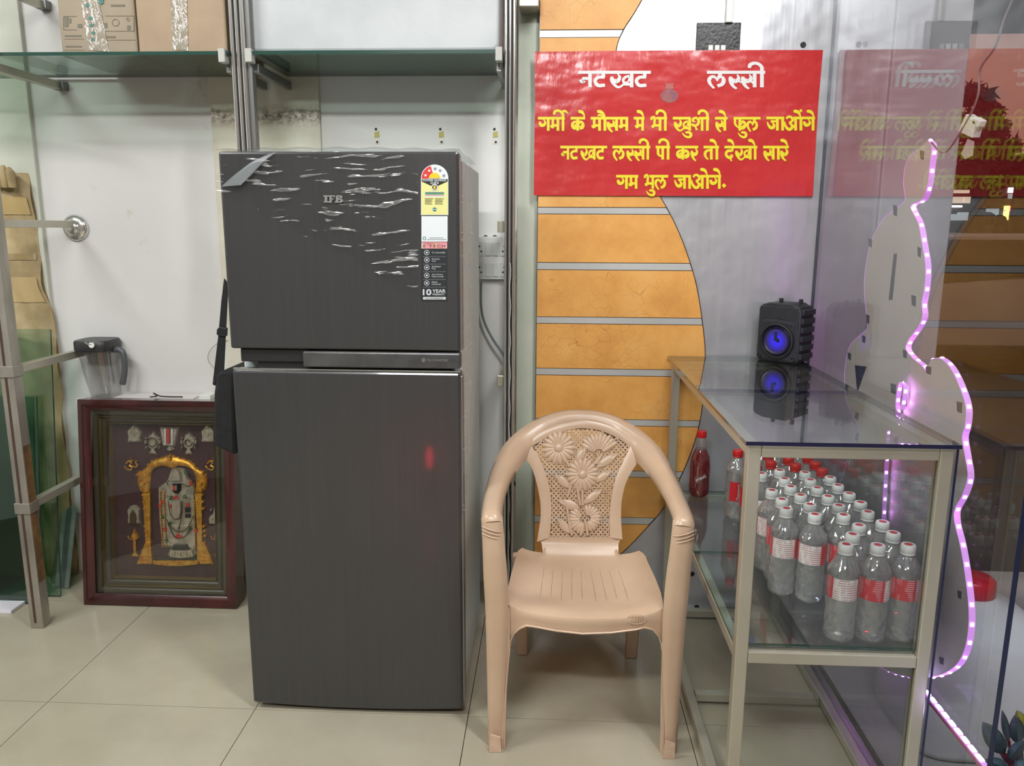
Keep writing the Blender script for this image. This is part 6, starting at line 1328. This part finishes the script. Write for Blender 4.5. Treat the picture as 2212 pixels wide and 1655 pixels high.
for r, x in ((s1, ul0-.020), (s2, ul1+.016), (s2, ur0-.016)):
    m = MB(); m.box((x-.010, YP-.020, ZP-.022), (x+.010, YP+.012, ZP+.016)); m.build('clip', mat('pale_clip', rgb(176, 176, 170), .5), r, bevel=.002)
for x in (ul1+.020, ur0-.018, ul0-.02):
    m = MB(); m.bar((x, YP+.03, ZP-.030), (x, YW-.021, ZP-.030), .016, .026); m.build('shelf_arm', mat('arm_grey', rgb(128, 128, 124), .35, .7), u1 if x < -.5 else u2, bevel=.002)
for py in (490, 813):
    q = hy(1083, py, 2.5); m = MB(); m.bar((ur0-.012, YP+.03, q.z), (ur0-.012, YW-.001, q.z), .012, .022); m.build('arm', INOX, u2, bevel=.001)
    m = MB(); m.box((ur0-.022, YP+.02, q.z-.017), (ur0-.0005, YP+.03, q.z+.017)); m.build('arm_plate', INOX, u2, bevel=.002)
q = hy(1140, 28, YW-.1); m = MB(); m.box((ur1+.004, 2.50, q.z-.02), (XL-.002, 2.60, q.z+.02)); m.build('arm_bracket', INOX, u2, bevel=.003)
# cardboard boxes
def M_card(n_, c1, c2): return mottled(n_, c1, c2, 7, .7, bump=.1)
def carton(name, label, x0, x1, y0, z1, m_):
    r = thing(name, label, 'cardboard box', ((x0+x1)/2, y0, ZP+.0105)); m = MB(); m.box((x0, y0, ZP+.0105), (x1, YW-.024, z1)); m.build('carton', m_, r, bevel=.004); return r
yb = 2.455; a, b_ = hy(134, 110, yb), hy(299, 110, yb)
c1 = carton('cardboard_box', 'printed cardboard box on the left shelf, nearer the wall corner', a.x, b_.x-.001, yb, ZP+.42, M_card('card_tan', rgb(146, 132, 112), rgb(158, 144, 124)))
a2, b2 = hy(300, 110, 2.43), hy(492, 110, 2.43)
c2 = carton('cardboard_box', 'plain cardboard box with shiny tape next to the chrome upright', a2.x+.001, b2.x, 2.43, ZP+.46, M_card('card_brown', rgb(156, 134, 110), rgb(170, 148, 122)))
TP = NM('crinkled_clear_tape').set(rough=.2, spec=.8, color=rgb(158, 148, 134)); TP.bump(TP.noise(90, 3, (1, 1, .35)), 1.0, .006)
TP.l(TP.ramp(TP.noise(110, 3, (1, 1, .3)), [(.56, rgb(150, 140, 124)), (.66, rgb(226, 224, 220))]), TP.b.inputs['Base Color']); TP = TP.m
def onbox(px, py, Y, off=.001): p = hy(px, py, Y); return V((p.x, Y-off, p.z))
m = MB(); m.prism([onbox(*p, yb, .0018) for p in ((172, -20), (210, -20), (236, 112), (192, 108))], (0, .0008, 0)); tp1 = m.build('tape', TP, c1)
m = MB(); m.prism([onbox(*p, 2.43, .0018) for p in ((369, -20), (404, -20), (407, 110), (374, 108))], (0, .0008, 0)); m.build('tape', TP, c2)
TEAL = mat('teal_print', rgb(46, 112, 104), .5)
for x, y, r_ in ((190, 12, 6), (219, 4, 8), (197, 40, 6), (199, 55, 6), (202, 72, 5), (201, 86, 5)):
    m = MB(); m.prism([onbox(x+r_*math.cos(t_)*(1 if k % 2 else .5), y+r_*math.sin(t_)*(1 if k % 2 else .55), yb, .0026) for k, t_ in enumerate(2*math.pi*j/12 for j in range(12))], (0, .0004, 0)); m.build('tape_print', TEAL, c1)
IP = mat('faint_box_print', rgb(112, 106, 92), .7)
def rectp(x0, y0, x1, y1, nm='box_print', w_=None):
    m = MB(); m.prism([onbox(*p, yb, .0012) for p in ((x0, y0), (x1, y0), (x1, y1), (x0, y1))], (0, .0003, 0)); m.build(nm, IP, c1)
for r_ in ((138, 35, 166, 36), (138, 64, 166, 65), (137, 36, 138, 65), (228, 34, 289, 35), (228, 67, 290, 68), (289, 34, 290, 68), (140, 37, 148, 58), (150, 40, 154, 50), (168, 52, 178, 60), (219, 50, 232, 60), (140, 76, 176, 79), (225, 78, 250, 82), (140, 84, 182, 84.8), (222, 86, 292, 87), (142, 99, 177, 102), (140, 108, 185, 108.7), (240, 10, 270, 14), (275, 55, 282, 65)): rectp(*r_)
for x, y, r_ in ((250, 49, 8), (277, 42, 4)):
    m = MB(); pts = []; n = 20
    for k in range(n):
        for q_ in (r_, r_-1.2): pts.append(onbox(x+q_*math.cos(2*math.pi*k/n), y+q_*math.sin(2*math.pi*k/n), yb, .0014))
    m.add(pts, [(2*k, 2*((k+1) % n), 2*((k+1) % n)+1, 2*k+1) for k in range(n)]); m.build('box_icon', IP, c1)
# white foam box
fy = 2.448; a, b_ = hy(531, 110, fy), hy(1085, 110, fy); zb_ = ZP+.0105
fm = thing('foam_box', 'large white foam box with rounded bottom edges on the shelf above the refrigerator', 'foam box', ((a.x+b_.x)/2, 2.55, zb_))
def rr(x0, x1, z0_, z1_, r_): return [(x0+r_+r_*math.cos(t_), z0_+r_+r_*math.sin(t_)) for t_ in (math.radians(180+15*k) for k in range(7))]+[(x1-r_+r_*math.cos(t_), z0_+r_+r_*math.sin(t_)) for t_ in (math.radians(270+15*k) for k in range(7))]+[(x1, z1_), (x0, z1_)]
FOAM = mottled('white_foam', rgb(184, 188, 190), rgb(198, 201, 202), 5, .6, bump=.25, bscale=70)
m = MB(); m.prism([(x, fy, z) for x, z in rr(a.x, b_.x, zb_, zb_+.30, .032)], (0, YW-.026-fy, 0)); m.build('foam_body', FOAM, fm, bevel=.018, smooth=50)
m = MB(); m.box((a.x-.004, fy-.004, zb_+.301), (b_.x+.004, YW-.024, zb_+.36)); m.build('foam_lid', FOAM, fm, bevel=.012)
# switchboard
p0, p1 = hy(1006, 511, YW-.02), hy(1120, 604, YW-.02)
sbd = thing('switchboard', 'white electric switchboard on the wall between refrigerator and orange wall', 'switchboard', ((p0.x+p1.x)/2, YW, (p0.z+p1.z)/2))
m = MB(); m.box((p0.x, YW-.022, p1.z), (-.1135, YW-.0005, p0.z)); m.build('plate', WHITEP, sbd, bevel=.003)
SWM = mat('switch_white', rgb(214, 216, 212), .3)
def onw(px, py): return hy(px, py, YW-.022)
for y in (538, 583):
    for x in (1055, 1071): q = onw(x, y); m = MB(); m.box((q.x-.0105, YW-.0265, q.z-.023), (q.x+.0105, YW-.0222, q.z+.023)); m.build('switch', SWM, sbd, bevel=.0015)
    for x in (1036, 1090):
        q = onw(x, y); m = MB(); m.box((q.x-.016, YW-.0255, q.z-.024), (q.x+.014, YW-.0222, q.z+.024)); so = m.build('socket', SWM, sbd, bevel=.0015)
        for dx, dz in ((-.006, -.008), (.006, -.008), (0, .009)): m = MB(); m.lathe([(-.0008, .0032), (0, .0032)], (q.x+dx, YW-.0256, q.z+dz), 10, 'y'); m.build('socket_hole', DARKIN, so)
for px in (1045, 1065):
    q = hy(px, 508, YW-.02); m = MB(); m.tube([(q.x, YW-.018, p0.z+.001), (q.x+.006, YW-.019, p0.z+.004), (q.x+.012, YW-.018, p0.z+.001)], .002, 6); m.build('cable_clip', DARKIN, sbd)
GC = mat('grey_cable', rgb(120, 128, 126), .4)
m = MB(); m.tube([hy(x, y, YW-.03) for x, y in catmull([(1039, 610), (1039, 660), (1046, 695), (1066, 735), (1092, 770)], 5)], .0042, 8); single(m, 'power_cable', GC, 'grey power cable curving down from the switchboard', 'cable', smooth=60)
m = MB(); m.tube([hy(x, y, YW-.06) for x, y in catmull([(1110, 1040), (1128, 1085), (1146, 1120), (1136, 1160), (1118, 1200), (1112, 1230)], 5)], .0035, 8); single(m, 'power_cable', mat('dark_cable', rgb(70, 72, 74), .4), 'dark cable bulging out behind the chair arm near the floor', 'cable', smooth=60)
m = MB(); m.tube([hy(x, y, YW-.02) for x, y in catmull([(492, 735), (470, 742), (452, 760), (450, 780), (462, 795)], 5)], .0016, 6); single(m, 'wire_loop', mat('beige_wire', rgb(170, 168, 150), .5), 'thin pale wire loop on the wall beside the bag strap', 'wire', smooth=60)
# remains of three removed hooks
for i, (px, lb) in enumerate(((814, 'leftmost of the three broken wall hook marks above the refrigerator'), (953, 'middle one of the three broken wall hook marks above the refrigerator'), (1070, 'rightmost of the three broken wall hook marks, nearest the chrome upright'))):
    r = thing('wall_hook_mark', lb, 'hook remains', hy(px, 292, YW), 'broken hook marks on the white wall')
    def w_(x, y): return hy(x, y, YW-.0005)
    m = MB(); m.prism([w_(px-5, 286), w_(px+5, 283), w_(px+6, 296), w_(px-5, 297)], (0, -.002, 0)); m.build('glue_patch', mat('old_glue', rgb(190, 178, 110), .7), r)
    m = MB(); m.prism([w_(px-6, 298), w_(px+6, 298), w_(px+5, 311), w_(px-5, 311)], (0, -.0015, 0)); m.build('plaster_patch', mat('bare_plaster', rgb(226, 222, 214), .8), r)
    for y in (279, 307): q = w_(px-(2 if y < 300 else -1), y); m = MB(); m.lathe([(-.004, .0035), (0, .0045)], (q.x, YW, q.z), 10, 'y'); m.build('screw', DARKIN, r)

# small red LED sign standing low at the counter behind the photographer; only its reflections are seen
q = hy(927, 990, 2*YF-.25)
sg_ = thing('led_sign', 'small red oval LED sign glowing low at the counter, seen mirrored in the doors', 'sign', (q.x, .24, 0))
m = MB(); m.box((q.x-.035, .20, 0), (q.x+.035, .235, q.z+.085)); m.build('sign_stand', BLACKP, sg_, bevel=.004)
m = MB(); m.prism([(q.x+.016*math.cos(a), .242, q.z+.055*math.sin(a)) for a in (2*math.pi*k/24 for k in range(24))], (0, -.006, 0)); m.build('sign_face', mat('red_led_face', rgb(200, 20, 30), .4, em=(1, .02, .05, 1), es=40), sg_)
